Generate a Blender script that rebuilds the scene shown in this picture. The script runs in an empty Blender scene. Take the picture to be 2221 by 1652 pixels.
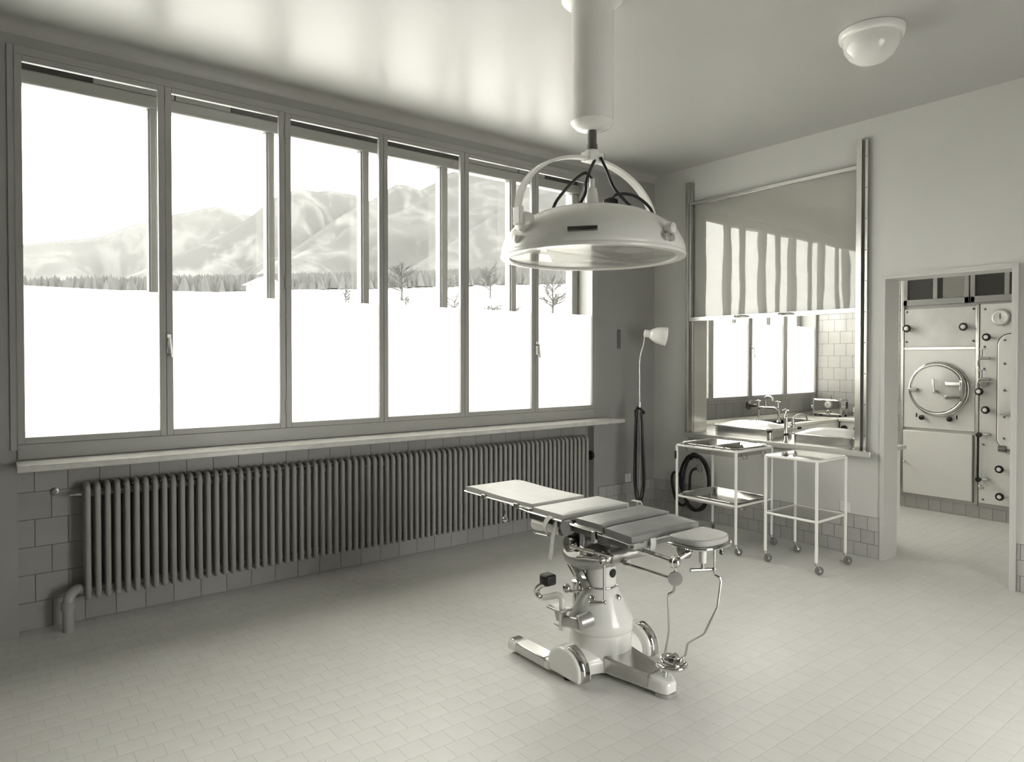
import bpy, math, random
from mathutils import Vector, Matrix
rnd = random.Random(7)
S = bpy.context.scene
COL = S.collection
R = math.radians
PI = math.pi

# ------------------------------------------------------------------ camera
cam_d = bpy.data.cameras.new('camera'); CAM = bpy.data.objects.new('camera', cam_d); COL.objects.link(CAM)
CAM.location = (-5.4286, -4.6620, 1.55)
CAM.rotation_euler = (R(90 - 0.876), 0, R(52.35 - 90))
cam_d.sensor_fit = 'HORIZONTAL'; cam_d.sensor_width = 36.0
cam_d.lens = 36.0 * 1479.3 / 2221.0
cam_d.shift_x = -(1112.7 - 1110.5) / 2221.0
cam_d.shift_y = (799.3 - 826.0) / 2221.0
cam_d.clip_start = 0.05; cam_d.clip_end = 20000
S.camera = CAM

# ------------------------------------------------------------------ sky and exposure
W = bpy.data.worlds.new('overcast_sky'); S.world = W; W.use_nodes = True
bg = W.node_tree.nodes['Background']
bg.inputs['Color'].default_value = (1.0, 0.995, 0.97, 1)
bg.inputs['Strength'].default_value = 14.5
S.view_settings.view_transform = 'Standard'; S.view_settings.look = 'None'
S.view_settings.exposure = 0.0; S.view_settings.gamma = 1.0
S.view_settings.use_curve_mapping = False
cy = S.cycles
cy.use_denoising = True; cy.max_bounces = 8; cy.diffuse_bounces = 6; cy.glossy_bounces = 4
cy.use_adaptive_sampling = True; cy.adaptive_threshold = 0.05
cy.transmission_bounces = 6; cy.transparent_max_bounces = 20
cy.caustics_reflective = False; cy.caustics_refractive = False; cy.sample_clamp_indirect = 8
# portals tell the renderer where the sky light enters; they give off nothing themselves
for (px0, px1, pdy) in ((-5.30, -0.86, 0), (0.22, 3.19, 0), (-3.1, -1.7, 1)):
    pl = bpy.data.lights.new('window_portal', 'AREA'); pl.shape = 'RECTANGLE'
    pl.size = px1 - px0; pl.size_y = 2.2; pl.cycles.is_portal = True
    po = bpy.data.objects.new('window_portal', pl); COL.objects.link(po)
    po.location = ((px0 + px1) / 2, 0.42, 2.16); po.rotation_euler = (R(-90), 0, 0)
    if pdy: pl.size_y = 1.96; po.location = ((px0 + px1) / 2, -5.72, 1.1); po.rotation_euler = (R(90), 0, 0)

# ------------------------------------------------------------------ materials
TINT = (1.0, 0.990, 0.950)
MATS = {}
def grey(g, t=1.0): return tuple(g * (1 + (c - 1) * t) for c in TINT) + (1,)
def mat(name, g, rough=0.5, metal=0.0, spec=0.5, nscale=30, namt=0.06, bump=0.0, bscale=200, island=0.0, coat=0.0, tint=1.0):
    m = bpy.data.materials.new(name); m.use_nodes = True; MATS[name] = m
    nt = m.node_tree; N = nt.nodes; L = nt.links; b = N['Principled BSDF']
    b.inputs['Roughness'].default_value = rough; b.inputs['Metallic'].default_value = metal
    b.inputs['Specular IOR Level'].default_value = spec
    b.inputs['Coat Weight'].default_value = coat; b.inputs['Coat Roughness'].default_value = 0.08
    tc = N.new('ShaderNodeTexCoord'); nz = N.new('ShaderNodeTexNoise'); nz.inputs['Scale'].default_value = nscale
    nz.inputs['Detail'].default_value = 4
    L.new(tc.outputs['Object'], nz.inputs['Vector'])
    mr = N.new('ShaderNodeMapRange'); L.new(nz.outputs['Fac'], mr.inputs['Value'])
    mr.inputs['From Min'].default_value = 0.25; mr.inputs['From Max'].default_value = 0.75
    mr.inputs['To Min'].default_value = 1 - namt; mr.inputs['To Max'].default_value = 1 + namt
    src = mr.outputs['Result']
    if island:
        ge = N.new('ShaderNodeNewGeometry'); oi = N.new('ShaderNodeObjectInfo')
        ad = N.new('ShaderNodeMath'); ad.operation = 'ADD'
        L.new(ge.outputs['Random Per Island'], ad.inputs[0]); L.new(oi.outputs['Random'], ad.inputs[1])
        fr = N.new('ShaderNodeMath'); fr.operation = 'FRACT'; L.new(ad.outputs[0], fr.inputs[0])
        m2 = N.new('ShaderNodeMapRange'); L.new(fr.outputs[0], m2.inputs['Value'])
        m2.inputs['To Min'].default_value = 1 - island; m2.inputs['To Max'].default_value = 1 + island
        mu = N.new('ShaderNodeMath'); mu.operation = 'MULTIPLY'; L.new(src, mu.inputs[0]); L.new(m2.outputs['Result'], mu.inputs[1]); src = mu.outputs[0]
    vm = N.new('ShaderNodeVectorMath'); vm.operation = 'SCALE'; vm.inputs[0].default_value = grey(g, tint)[:3]
    L.new(src, vm.inputs['Scale']); L.new(vm.outputs['Vector'], b.inputs['Base Color'])
    if bump:
        n2 = N.new('ShaderNodeTexNoise'); n2.inputs['Scale'].default_value = bscale; L.new(tc.outputs['Object'], n2.inputs['Vector'])
        bp = N.new('ShaderNodeBump'); bp.inputs['Strength'].default_value = bump; bp.inputs['Distance'].default_value = 0.002
        L.new(n2.outputs['Fac'], bp.inputs['Height']); L.new(bp.outputs['Normal'], b.inputs['Normal'])
    return m
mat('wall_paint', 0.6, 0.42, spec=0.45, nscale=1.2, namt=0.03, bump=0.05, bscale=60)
mat('wall_paint_shaded', 0.36, 0.42, spec=0.45, nscale=1.2, namt=0.03, bump=0.05, bscale=60)  # same wall paint, darkened to put the window wall's shade into its colour
mat('door_paint', 0.58, 0.35, nscale=8, namt=0.02)
mat('white_wall', 0.62, 0.4, nscale=2, namt=0.02)
mat('bright_steel', 0.82, 0.34, metal=1, nscale=60, namt=0.04)
mat('polished_lid', 0.88, 0.25, spec=0.6, nscale=20, namt=0.02, coat=0.6)
mat('rear_paint_darkened', 0.20, 0.5, nscale=1.2, namt=0.05)  # unseen walls darkened so less light bounces back onto the window wall
mat('ceiling_paint', 0.46, 0.36, spec=0.55, nscale=1.0, namt=0.025, bump=0.10, bscale=5)
def gloss_layer(name, fac, rough):
    m = MATS[name]; nt = m.node_tree; b = nt.nodes['Principled BSDF']; out = nt.nodes['Material Output']
    gl = nt.nodes.new('ShaderNodeBsdfGlossy'); gl.inputs['Roughness'].default_value = rough
    lw = nt.nodes.new('ShaderNodeLayerWeight'); lw.inputs['Blend'].default_value = 0.5
    mu = nt.nodes.new('ShaderNodeMath'); mu.operation = 'MULTIPLY'; mu.inputs[1].default_value = fac
    nt.links.new(lw.outputs['Facing'], mu.inputs[0])
    mx = nt.nodes.new('ShaderNodeMixShader'); nt.links.new(mu.outputs[0], mx.inputs['Fac'])
    nt.links.new(b.outputs[0], mx.inputs[1]); nt.links.new(gl.outputs[0], mx.inputs[2]); nt.links.new(mx.outputs[0], out.inputs['Surface'])
gloss_layer('ceiling_paint', 0.016, 0.24)
mat('floor_tile', 0.68, 0.36, spec=0.5, nscale=9, namt=0.03, island=0.014, bump=0.04, bscale=90)
mat('grout', 0.5, 0.8, nscale=50)
mat('dark_grout', 0.14, 0.8, nscale=50)
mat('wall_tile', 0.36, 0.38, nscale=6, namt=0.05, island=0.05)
mat('base_tile', 0.45, 0.35, nscale=6, namt=0.05, island=0.05)
mat('white_tile', 0.45, 0.15, spec=0.5, nscale=6, namt=0.02, island=0.02)
mat('frame_paint', 0.38, 0.35, nscale=8, namt=0.03)
mat('white_enamel', 0.86, 0.22, spec=0.5, nscale=6, namt=0.02, coat=0.4)
mat('lamp_enamel', 0.88, 0.25, spec=0.5, nscale=6, namt=0.02, coat=0.3)
mat('opal_glass', 0.80, 0.08, spec=0.6, nscale=4, namt=0.01)
mat('radiator_paint', 0.36, 0.38, nscale=12, namt=0.04)
mat('sill_board', 0.62, 0.22, spec=0.6, nscale=18, namt=0.10)
mat('chrome', 0.72, 0.07, metal=1, nscale=20, namt=0.02)
mat('steel', 0.60, 0.22, metal=1, nscale=60, namt=0.05)
mat('dark_steel', 0.22, 0.30, metal=1, nscale=40, namt=0.08)
mat('cast_grey', 0.45, 0.32, metal=0.5, nscale=30, namt=0.06)
mat('mirror', 0.85, 0.03, metal=1, nscale=3, namt=0.01)
mat('pale_rubber', 0.55, 0.45, nscale=14, namt=0.05)
mat('dark_rubber', 0.22, 0.42, nscale=14, namt=0.12)
mat('mid_rubber', 0.420, 0.42, nscale=14, namt=0.08)
mat('black_rubber', 0.022, 0.45, nscale=30, namt=0.1)
mat('wheel_rubber', 0.16, 0.5, nscale=30, namt=0.1)
mat('black_plastic', 0.018, 0.25, nscale=30, namt=0.1)
mat('strap_leather', 0.62, 0.6, nscale=80, namt=0.08)
mat('white_cloth', 0.86, 0.7, nscale=20, namt=0.03)
mat('marble', 0.720, 0.2, nscale=5, namt=0.12)
mat('dark_slot', 0.035, 0.8)
mat('plastic_white', 0.750, 0.3)
mat('wood_dark', 0.14, 0.45)
mat('snow', 0.5, 0.7, nscale=0.05, namt=0.03, tint=0.3)
mat('house_wall', 0.200, 0.8, tint=0.5)
mat('bark', 0.045, 0.9, nscale=2, tint=0.6)
mat('conifer', 0.045, 0.9, nscale=0.03, namt=0.25, island=0.2, tint=0.6)

def mountain_mat(name, g_rock, g_snow, lo, hi, scale):
    m = bpy.data.materials.new(name); m.use_nodes = True; MATS[name] = m
    nt = m.node_tree; N = nt.nodes; L = nt.links; b = N['Principled BSDF']
    b.inputs['Roughness'].default_value = 0.9; b.inputs['Specular IOR Level'].default_value = 0.1
    tc = N.new('ShaderNodeTexCoord'); mp = N.new('ShaderNodeMapping'); mp.inputs['Scale'].default_value = (1, 0.6, 0.35)
    L.new(tc.outputs['Object'], mp.inputs['Vector'])
    nz = N.new('ShaderNodeTexNoise'); nz.inputs['Scale'].default_value = scale; nz.inputs['Detail'].default_value = 9
    nz.inputs['Roughness'].default_value = 0.62; nz.inputs['Distortion'].default_value = 0.6
    L.new(mp.outputs['Vector'], nz.inputs['Vector'])
    cr = N.new('ShaderNodeValToRGB'); L.new(nz.outputs['Fac'], cr.inputs['Fac'])
    cr.color_ramp.elements[0].position = lo; cr.color_ramp.elements[0].color = grey(g_rock, 0.5)
    cr.color_ramp.elements[1].position = hi; cr.color_ramp.elements[1].color = grey(g_snow, 0.4)
    L.new(cr.outputs['Color'], b.inputs['Base Color'])
    return m
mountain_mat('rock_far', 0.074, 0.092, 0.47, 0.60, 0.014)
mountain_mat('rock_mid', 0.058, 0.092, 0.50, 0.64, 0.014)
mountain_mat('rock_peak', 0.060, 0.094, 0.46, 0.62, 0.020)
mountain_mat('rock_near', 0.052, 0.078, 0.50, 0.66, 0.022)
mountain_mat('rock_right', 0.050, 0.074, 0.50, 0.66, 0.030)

def glass_mat(name, tint, gloss_rough, ior=1.5):
    m = bpy.data.materials.new(name); m.use_nodes = True; MATS[name] = m
    nt = m.node_tree; N = nt.nodes; L = nt.links; N.clear()
    out = N.new('ShaderNodeOutputMaterial'); mx = N.new('ShaderNodeMixShader')
    tr = N.new('ShaderNodeBsdfTransparent'); tr.inputs['Color'].default_value = (tint, tint, tint * 0.985, 1)
    gl = N.new('ShaderNodeBsdfGlossy'); gl.inputs['Roughness'].default_value = gloss_rough
    fr = N.new('ShaderNodeFresnel')
    ge = N.new('ShaderNodeNewGeometry'); io = N.new('ShaderNodeMapRange')   # same reflectance on both faces of a thin sheet
    io.inputs['To Min'].default_value = ior; io.inputs['To Max'].default_value = 1/ior
    L.new(ge.outputs['Backfacing'], io.inputs['Value']); L.new(io.outputs['Result'], fr.inputs['IOR'])
    tc = N.new('ShaderNodeTexCoord'); nz = N.new('ShaderNodeTexNoise'); nz.inputs['Scale'].default_value = 2.2; nz.inputs['Detail'].default_value = 1
    bp = N.new('ShaderNodeBump'); bp.inputs['Strength'].default_value = 0.10; bp.inputs['Distance'].default_value = 0.02
    L.new(tc.outputs['Object'], nz.inputs['Vector']); L.new(nz.outputs['Fac'], bp.inputs['Height']); L.new(bp.outputs['Normal'], gl.inputs['Normal'])
    L.new(fr.outputs['Fac'], mx.inputs['Fac']); L.new(tr.outputs[0], mx.inputs[1]); L.new(gl.outputs[0], mx.inputs[2])
    L.new(mx.outputs[0], out.inputs['Surface'])
    return m
glass_mat('window_glass', 0.96, 0.0)
glass_mat('plate_glass', 0.92, 0.02, 1.55)
def frosted():
    m = bpy.data.materials.new('frosted_glass'); m.use_nodes = True; MATS['frosted_glass'] = m
    nt = m.node_tree; N = nt.nodes; L = nt.links; N.clear()
    out = N.new('ShaderNodeOutputMaterial'); mx = N.new('ShaderNodeMixShader'); mx.inputs['Fac'].default_value = 0.06
    tl = N.new('ShaderNodeBsdfTranslucent'); tl.inputs['Color'].default_value = (0.80, 0.79, 0.76, 1)
    gl = N.new('ShaderNodeBsdfGlossy'); gl.inputs['Roughness'].default_value = 0.3
    L.new(tl.outputs[0], mx.inputs[1]); L.new(gl.outputs[0], mx.inputs[2]); L.new(mx.outputs[0], out.inputs['Surface'])
frosted()

# ------------------------------------------------------------------ helpers
def wloc(o):
    v = Vector((0, 0, 0))
    while o is not None: v += o.location; o = o.parent
    return v
def tag(o, label=None, cat=None, group=None, kind=None):
    if label: o['label'] = label
    if cat: o['category'] = cat
    if group: o['group'] = group
    if kind: o['kind'] = kind
    return o
def thing(name, loc, label, cat, group=None, kind=None):
    o = bpy.data.objects.new(name, None); COL.objects.link(o); o.location = loc; o.empty_display_size = 0.05
    return tag(o, label, cat, group, kind)
def basis(d):
    d = Vector(d).normalized(); a = Vector((0, 0, 1)) if abs(d.z) < 0.9 else Vector((1, 0, 0))
    u = d.cross(a).normalized(); return u, d.cross(u).normalized(), d
class MB:
    def __init__(s): s.v = []; s.f = []
    def add(s, vs, fs):
        k = len(s.v); s.v += [Vector(p) for p in vs]; s.f += [tuple(i + k for i in f) for f in fs]; return s
    def box(s, x0, x1, y0, y1, z0, z1):
        x0, x1 = sorted((x0, x1)); y0, y1 = sorted((y0, y1)); z0, z1 = sorted((z0, z1))
        return s.add([(x0,y0,z0),(x1,y0,z0),(x1,y1,z0),(x0,y1,z0),(x0,y0,z1),(x1,y0,z1),(x1,y1,z1),(x0,y1,z1)],
                     [(0,3,2,1),(4,5,6,7),(0,1,5,4),(1,2,6,5),(2,3,7,6),(3,0,4,7)])
    def obox(s, p0, p1, w, h, up=(0, 0, 1)):
        p0 = Vector(p0); p1 = Vector(p1); d = (p1 - p0).normalized(); u = d.cross(Vector(up))
        if u.length < 1e-4: u = d.cross(Vector((1, 0, 0)))
        u.normalize(); n = u.cross(d); u = u * (w / 2); n = n * (h / 2)
        vs = [p0-u-n, p0+u-n, p0+u+n, p0-u+n, p1-u-n, p1+u-n, p1+u+n, p1-u+n]
        return s.add(vs, [(0,3,2,1),(4,5,6,7),(0,1,5,4),(1,2,6,5),(2,3,7,6),(3,0,4,7)])
    def tube(s, pts, r, n=8, closed=False):
        pts = [Vector(p) for p in pts]; m = len(pts); rs = r if isinstance(r, (list, tuple)) else [r] * m
        k = len(s.v); prev = None
        for i, p in enumerate(pts):
            a = pts[i-1] if (i > 0 or closed) else p; b = pts[(i+1) % m] if (i < m-1 or closed) else p
            d = (b - a)
            d = d.normalized() if d.length > 1e-9 else Vector((0, 0, 1))
            if prev is None: u, w, _ = basis(d)
            else:
                u = prev - d * prev.dot(d)
                u = u.normalized() if u.length > 1e-6 else basis(d)[0]
                w = d.cross(u)
            prev = u
            for j in range(n):
                t = 2 * PI * j / n; s.v.append(p + (u * math.cos(t) + w * math.sin(t)) * rs[i])
        for i in range(m if closed else m - 1):
            for j in range(n):
                a = k + i*n + j; b = k + i*n + (j+1) % n; c = k + ((i+1) % m)*n + (j+1) % n; d = k + ((i+1) % m)*n + j
                s.f.append((a, b, c, d))
        if not closed:
            s.f.append(tuple(k + j for j in range(n))[::-1]); s.f.append(tuple(k + (m-1)*n + j for j in range(n)))
        return s
    def cyl(s, p0, p1, r0, r1=None, n=16): return s.tube([p0, p1], [r0, r0 if r1 is None else r1], n)
    def lathe(s, c, prof, n=32, axis=(0, 0, 1), arc=None):
        u, w, d = basis(axis); c = Vector(c); k = len(s.v); m = len(prof); full = arc is None
        cnt = n if full else n + 1
        for (r, h) in prof:
            for j in range(cnt):
                t = 2*PI*j/n if full else arc[0] + (arc[1]-arc[0])*j/n
                s.v.append(c + d*h + (u*math.cos(t) + w*math.sin(t))*r)
        for i in range(m-1):
            for j in range(n if full else n):
                j2 = (j+1) % cnt
                s.f.append((k+i*cnt+j, k+i*cnt+j2, k+(i+1)*cnt+j2, k+(i+1)*cnt+j))
        if full:
            if prof[0][0] > 1e-4: s.f.append(tuple(k+j for j in range(cnt))[::-1])
            if prof[-1][0] > 1e-4: s.f.append(tuple(k+(m-1)*cnt+j for j in range(cnt)))
        return s
    def ball(s, c, r, n=14, sq=(1, 1, 1)):
        k = len(s.v); m = n // 2
        for i in range(m+1):
            a = PI*i/m
            for j in range(n):
                t = 2*PI*j/n
                s.v.append(Vector(c) + Vector((math.sin(a)*math.cos(t)*r*sq[0], math.sin(a)*math.sin(t)*r*sq[1], math.cos(a)*r*sq[2])))
        for i in range(m):
            for j in range(n): s.f.append((k+i*n+j, k+(i+1)*n+j, k+(i+1)*n+(j+1) % n, k+i*n+(j+1) % n))
        return s
    def prism(s, poly, o, ex, ey, ez):
        """poly in (ex,ey) plane at o, extruded by vector ez"""
        o = Vector(o); ex = Vector(ex); ey = Vector(ey); ez = Vector(ez); n = len(poly)
        vs = [o+ex*a+ey*b for a, b in poly] + [o+ex*a+ey*b+ez for a, b in poly]
        return s.add(vs, [tuple(range(n))[::-1], tuple(range(n, 2*n))] + [(i, (i+1) % n, n+(i+1) % n, n+i) for i in range(n)])
    def mesh(s, name, m, off=Vector((0, 0, 0)), ang=38):
        me = bpy.data.meshes.new(name); me.from_pydata([p - off for p in s.v], [], s.f)
        me.materials.append(MATS[m]); me.validate(); me.update()
        import bmesh
        bm = bmesh.new(); bm.from_mesh(me); bmesh.ops.recalc_face_normals(bm, faces=bm.faces); bm.to_mesh(me); bm.free()
        me.polygons.foreach_set('use_smooth', [True]*len(me.polygons)); me.set_sharp_from_angle(angle=R(ang))
        return me
    def build(s, name, m, parent=None, bevel=0, ang=38, seg=2):
        off = wloc(parent) if parent else Vector((0, 0, 0))
        o = bpy.data.objects.new(name, s.mesh(name, m, off, ang)); COL.objects.link(o)
        if parent: o.parent = parent
        if bevel:
            b = o.modifiers.new('bevel', 'BEVEL'); b.width = bevel; b.segments = seg; b.limit_method = 'ANGLE'; b.angle_limit = R(40)
        return o
def struct(o, label, cat): return tag(o, label, cat, kind='structure')
def inst(name, me, parent, pos, rot=None):
    o = bpy.data.objects.new(name, me); COL.objects.link(o); o.parent = parent
    o.location = Vector(pos) - (wloc(parent) if parent else Vector((0, 0, 0)))
    if rot: o.rotation_euler = rot
    return o
def copy_tree(o, parent=None, delta=None):
    c = o.copy(); COL.objects.link(c); c.parent = parent
    for ch in list(o.children): copy_tree(ch, c)
    return c
def rrect(x0, x1, y0, y1, z, r, n=5):
    pts = []
    for cx_, cy_, a0 in ((x1-r, y1-r, 0), (x0+r, y1-r, 90), (x0+r, y0+r, 180), (x1-r, y0+r, 270)):
        for i in range(n+1):
            t = R(a0 + 90*i/n); pts.append((cx_ + r*math.cos(t), cy_ + r*math.sin(t), z))
    return pts
def rr2(w, h, r, n=5):
    return [(p[0], p[1]) for p in rrect(-w/2, w/2, -h/2, h/2, 0, r, n)]
def spline(pts, n=8):
    P = [Vector(p) for p in pts]; out = []
    for i in range(len(P)-1):
        p0 = P[max(i-1, 0)]; p1 = P[i]; p2 = P[i+1]; p3 = P[min(i+2, len(P)-1)]
        for k in range(n):
            t = k/n
            out.append(0.5*((2*p1)+(p2-p0)*t+(2*p0-5*p1+4*p2-p3)*t*t+(3*p1-p0-3*p2+p3)*t**3))
    out.append(P[-1]); return out
def circ(c, r, n=24, axis=(0, 0, 1)):
    u, w, d = basis(axis); c = Vector(c)
    return [c + (u*math.cos(2*PI*i/n) + w*math.sin(2*PI*i/n))*r for i in range(n)]

# ================================================================== SETTING
H = 3.40
FX0, FX1, FY0, FY1 = -6.3, 3.2, -5.5, 0.09
floor = struct(MB().box(FX0-0.2, FX1+0.3, FY0-0.2, 0.4, -0.25, -0.0025).build('floor', 'grout'),
               'pale floor of small square tiles laid in staggered rows', 'floor')
# floor tiles: 10 cm squares in running bond, rows along the window wall
TX, TY, GAP = 0.1045, 0.1013, 0.0009
tile_mb = MB().box(-TX/2+GAP/2, TX/2-GAP/2, -TY/2+GAP/2, TY/2-GAP/2, -0.004, 0)
tile_me = tile_mb.mesh('tile', 'floor_tile')
cells = []
row0 = -2.148
nrow_lo = int(math.floor((FY0 - row0)/TY)); nrow_hi = int(math.ceil((0.09 - row0)/TY))
for j in range(nrow_lo, nrow_hi):
    yc = row0 + (j + 0.5)*TY
    if yc - TY/2 > 0.085: continue
    off = 0.0 if j % 2 == 0 else TX/2
    i0 = int((FX0 + 3.523)/TX); i1 = int((FX1 + 3.523)/TX) + 1
    for i in range(i0, i1):
        xc = -3.523 + (i + 0.5)*TX + off
        if xc > 2.2 and yc < -1.1: continue
        cells.append((xc, yc))
fwd = Vector((math.cos(R(52.35)), math.sin(R(52.35)))); rgt = Vector((math.sin(R(52.35)), -math.cos(R(52.35))))
def seen_size(c):
    d = Vector((c[0] + 5.4286, c[1] + 4.662)); f = d.dot(fwd); r = d.dot(rgt)
    if f < 0.3: return 0
    u = 1112.7 + 1479.3*r/f; v = 776 + 1479.3*1.55/f
    if not (-20 < u < 2240 and v < 1680): return 0
    return 1/f
cells.sort(key=seen_size, reverse=True)
for c in cells[:300]: inst('tile', tile_me, floor, (c[0], c[1], 0))
st = MB()
for c in cells[300:]:
    x0, x1, y0, y1 = c[0]-TX/2+GAP/2, c[0]+TX/2-GAP/2, c[1]-TY/2+GAP/2, c[1]+TY/2-GAP/2
    st.add([(x0,y0,0),(x1,y0,0),(x1,y1,0),(x0,y1,0),(x0,y0,-.004),(x1,y0,-.004),(x1,y1,-.004),(x0,y1,-.004)],
           [(0,1,2,3),(4,5,1,0),(5,6,2,1),(6,7,3,2),(7,4,0,3)])
o = st.build('distant_floor_tiles', 'floor_tile', floor); o['kind'] = 'stuff'

struct(MB().box(FX0-0.2, FX1+0.3, FY0-0.2, 0.4, H, H+0.2).build('ceiling', 'ceiling_paint'),
       'glossy pale ceiling reflecting the windows', 'ceiling')
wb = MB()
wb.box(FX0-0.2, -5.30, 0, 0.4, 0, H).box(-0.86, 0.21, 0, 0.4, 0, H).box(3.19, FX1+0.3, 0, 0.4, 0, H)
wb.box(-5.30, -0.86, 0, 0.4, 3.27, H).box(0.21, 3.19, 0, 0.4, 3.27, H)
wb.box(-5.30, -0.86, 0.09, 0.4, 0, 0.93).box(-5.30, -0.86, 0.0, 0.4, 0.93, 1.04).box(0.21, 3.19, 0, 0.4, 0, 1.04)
wall_back = struct(wb.build('wall_back', 'wall_paint_shaded'), 'pale wall with the long window band and a radiator niche', 'wall')
wr = MB()
wr.box(0, 0.2, -0.495, 0, 0, H).box(0, 0.2, -2.07, -0.495, 0, 0.795).box(0, 0.2, -2.07, -0.495, 1.93, H)
wr.box(0, 0.2, -2.262, -2.07, 0, H).box(0, 0.2, -3.115, -2.262, 2.17, H).box(0, 0.2, FY0, -3.115, 0, H)
wall_right = struct(wr.build('wall_right', 'wall_paint'), 'pale partition wall with the serving hatch and open doorway', 'wall')
struct(MB().box(FX0-0.2, FX0, FY0-0.2, 0.0, 0, H).build('wall_left', 'rear_paint_darkened'), 'plain wall, darkened to cut bounce light, outside the picture on the left', 'wall')
RWX0, RWX1, RWZ0, RWZ1 = -3.1, -1.7, 0.12, 2.08
wfr = MB().box(FX0, RWX0, FY0-0.2, FY0, 0, H).box(RWX1, 2.4, FY0-0.2, FY0, 0, H).box(RWX0, RWX1, FY0-0.2, FY0, 0, RWZ0).box(RWX0, RWX1, FY0-0.2, FY0, RWZ1, H)
struct(wfr.build('wall_front', 'rear_paint_darkened'), 'plain wall, darkened to cut bounce light, with a glazed door behind the photographer', 'wall')
wall_niche = struct(MB().box(3.2, 3.5, -1.06, 0, 0, H).box(2.401, 3.5, -1.26, -1.06, 0, H).build('wall_niche', 'white_wall'), 'white tiled wall at the end of the window counter', 'wall')
wall_far = struct(MB().box(2.18, 2.4, -4.2, -1.06, 0, H).build('wall_far', 'white_wall'), 'white wall holding the two built-in autoclaves', 'wall')
struct(MB().box(0.2, 2.4, -4.4, -4.2, 0, H).build('wall_end', 'white_wall'), 'plain end wall of the sterilizing room outside the picture', 'wall')
# cove between window wall and ceiling
cv = MB(); rc = 0.07
prof = [(0, 0), (0, -rc)] + [(-rc + rc*math.cos(R(a)), -rc + rc*math.sin(R(a))) for a in range(0, 91, 10)] + [(-rc, 0)]
poly = [(0.0, 0.0), (0.0, -rc)] + [(-rc*(1-math.cos(R(a))), -rc + rc*math.sin(R(a))) for a in range(15, 91, 15)]
cv.prism(poly, (FX0, 0, H), (0, 1, 0), (0, 0, 1), (-FX0, 0, 0))
struct(cv.build('trim_1', 'ceiling_paint', ang=60), 'concave cove where window wall meets ceiling', 'trim')

# ---- wall tiles as pieces
def tile_mesh(w, h, m, axis):
    g = 0.0016; t = 0.005
    if axis == 'y': return MB().box(-w/2+g, w/2-g, -t, 0.0, -h/2+g, h/2-g).mesh('tile', m)
    return MB().box(-t, 0.0, -w/2+g, w/2-g, -h/2+g, h/2-g).mesh('tile', m)
def tile_field(parent, axis, plane, a0, a1, z0, rows, w, h, m, first_off=0.0, top=None):
    """running-bond tiles on a plane; the cut tiles at the ends are real narrower pieces"""
    cache = {}
    for r_ in range(rows):
        zc0 = z0 + r_*h; zc1 = zc0 + h
        if top is not None: zc1 = min(zc1, top)
        if zc1 - zc0 < 0.02: continue
        a = a0 - (w/2 if (r_ % 2) else 0) - first_off
        while a < a1 - 1e-6:
            b = a + w; s0, s1 = max(a, a0), min(b, a1)
            if s1 - s0 > 0.012:
                key = (round(s1-s0, 4), round(zc1-zc0, 4))
                if key not in cache: cache[key] = tile_mesh(key[0], key[1], m, axis)
                mid = (s0+s1)/2; zc = (zc0+zc1)/2
                inst('tile', cache[key], parent, (mid, plane, zc) if axis == 'y' else (plane, mid, zc))
            a = b
def grout_panel(parent, axis, plane, a0, a1, z0, z1):
    m = MB()
    if axis == 'y': m.box(a0, a1, plane-0.0035, plane+0.002, z0, z1)
    else: m.box(plane-0.0035, plane+0.002, a0, a1, z0, z1)
    m.build('grout_bed', 'dark_grout', parent)
grout_panel(wall_back, 'y', 0.09, -5.30, -0.86, 0, 0.93)
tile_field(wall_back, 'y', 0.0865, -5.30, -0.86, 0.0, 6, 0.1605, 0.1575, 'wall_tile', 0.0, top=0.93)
grout_panel(wall_back, 'y', 0.0, -0.80, 0.0, 0, 0.315)
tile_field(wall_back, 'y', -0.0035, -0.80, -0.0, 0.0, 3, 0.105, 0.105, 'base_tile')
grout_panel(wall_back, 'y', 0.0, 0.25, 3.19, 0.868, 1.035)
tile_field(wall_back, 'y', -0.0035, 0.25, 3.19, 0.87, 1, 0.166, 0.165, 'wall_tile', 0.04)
grout_panel(wall_right, 'x', 0.0, -2.262, -0.004, 0, 0.315)
tile_field(wall_right, 'x', -0.0035, -2.262, -0.006, 0.0, 3, 0.105, 0.105, 'base_tile', 0.0)
grout_panel(wall_right, 'x', 0.0, -4.2, -3.13, 0, 0.315)
tile_field(wall_right, 'x', -0.0035, -4.2, -3.13, 0.0, 3, 0.105, 0.105, 'base_tile')
grout_panel(wall_niche, 'x', 3.2, -1.06, -0.002, 0.8, 2.2)
tile_field(wall_niche, 'x', 3.1965, -1.06, -0.004, 0.81, 9, 0.156, 0.1545, 'white_tile', 0.04)
grout_panel(wall_far, 'x', 2.18, -1.495, -1.06, 0.63, 2.37)
tile_field(wall_far, 'x', 2.1765, -1.495, -1.062, 0.635, 11, 0.157, 0.157, 'white_tile', 0.05)
grout_panel(wall_far, 'x', 2.18, -3.1, -1.06, 0.0, 0.118)
tile_field(wall_far, 'x', 2.1765, -3.1, -1.06, 0.0, 1, 0.112, 0.118, 'base_tile')

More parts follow.
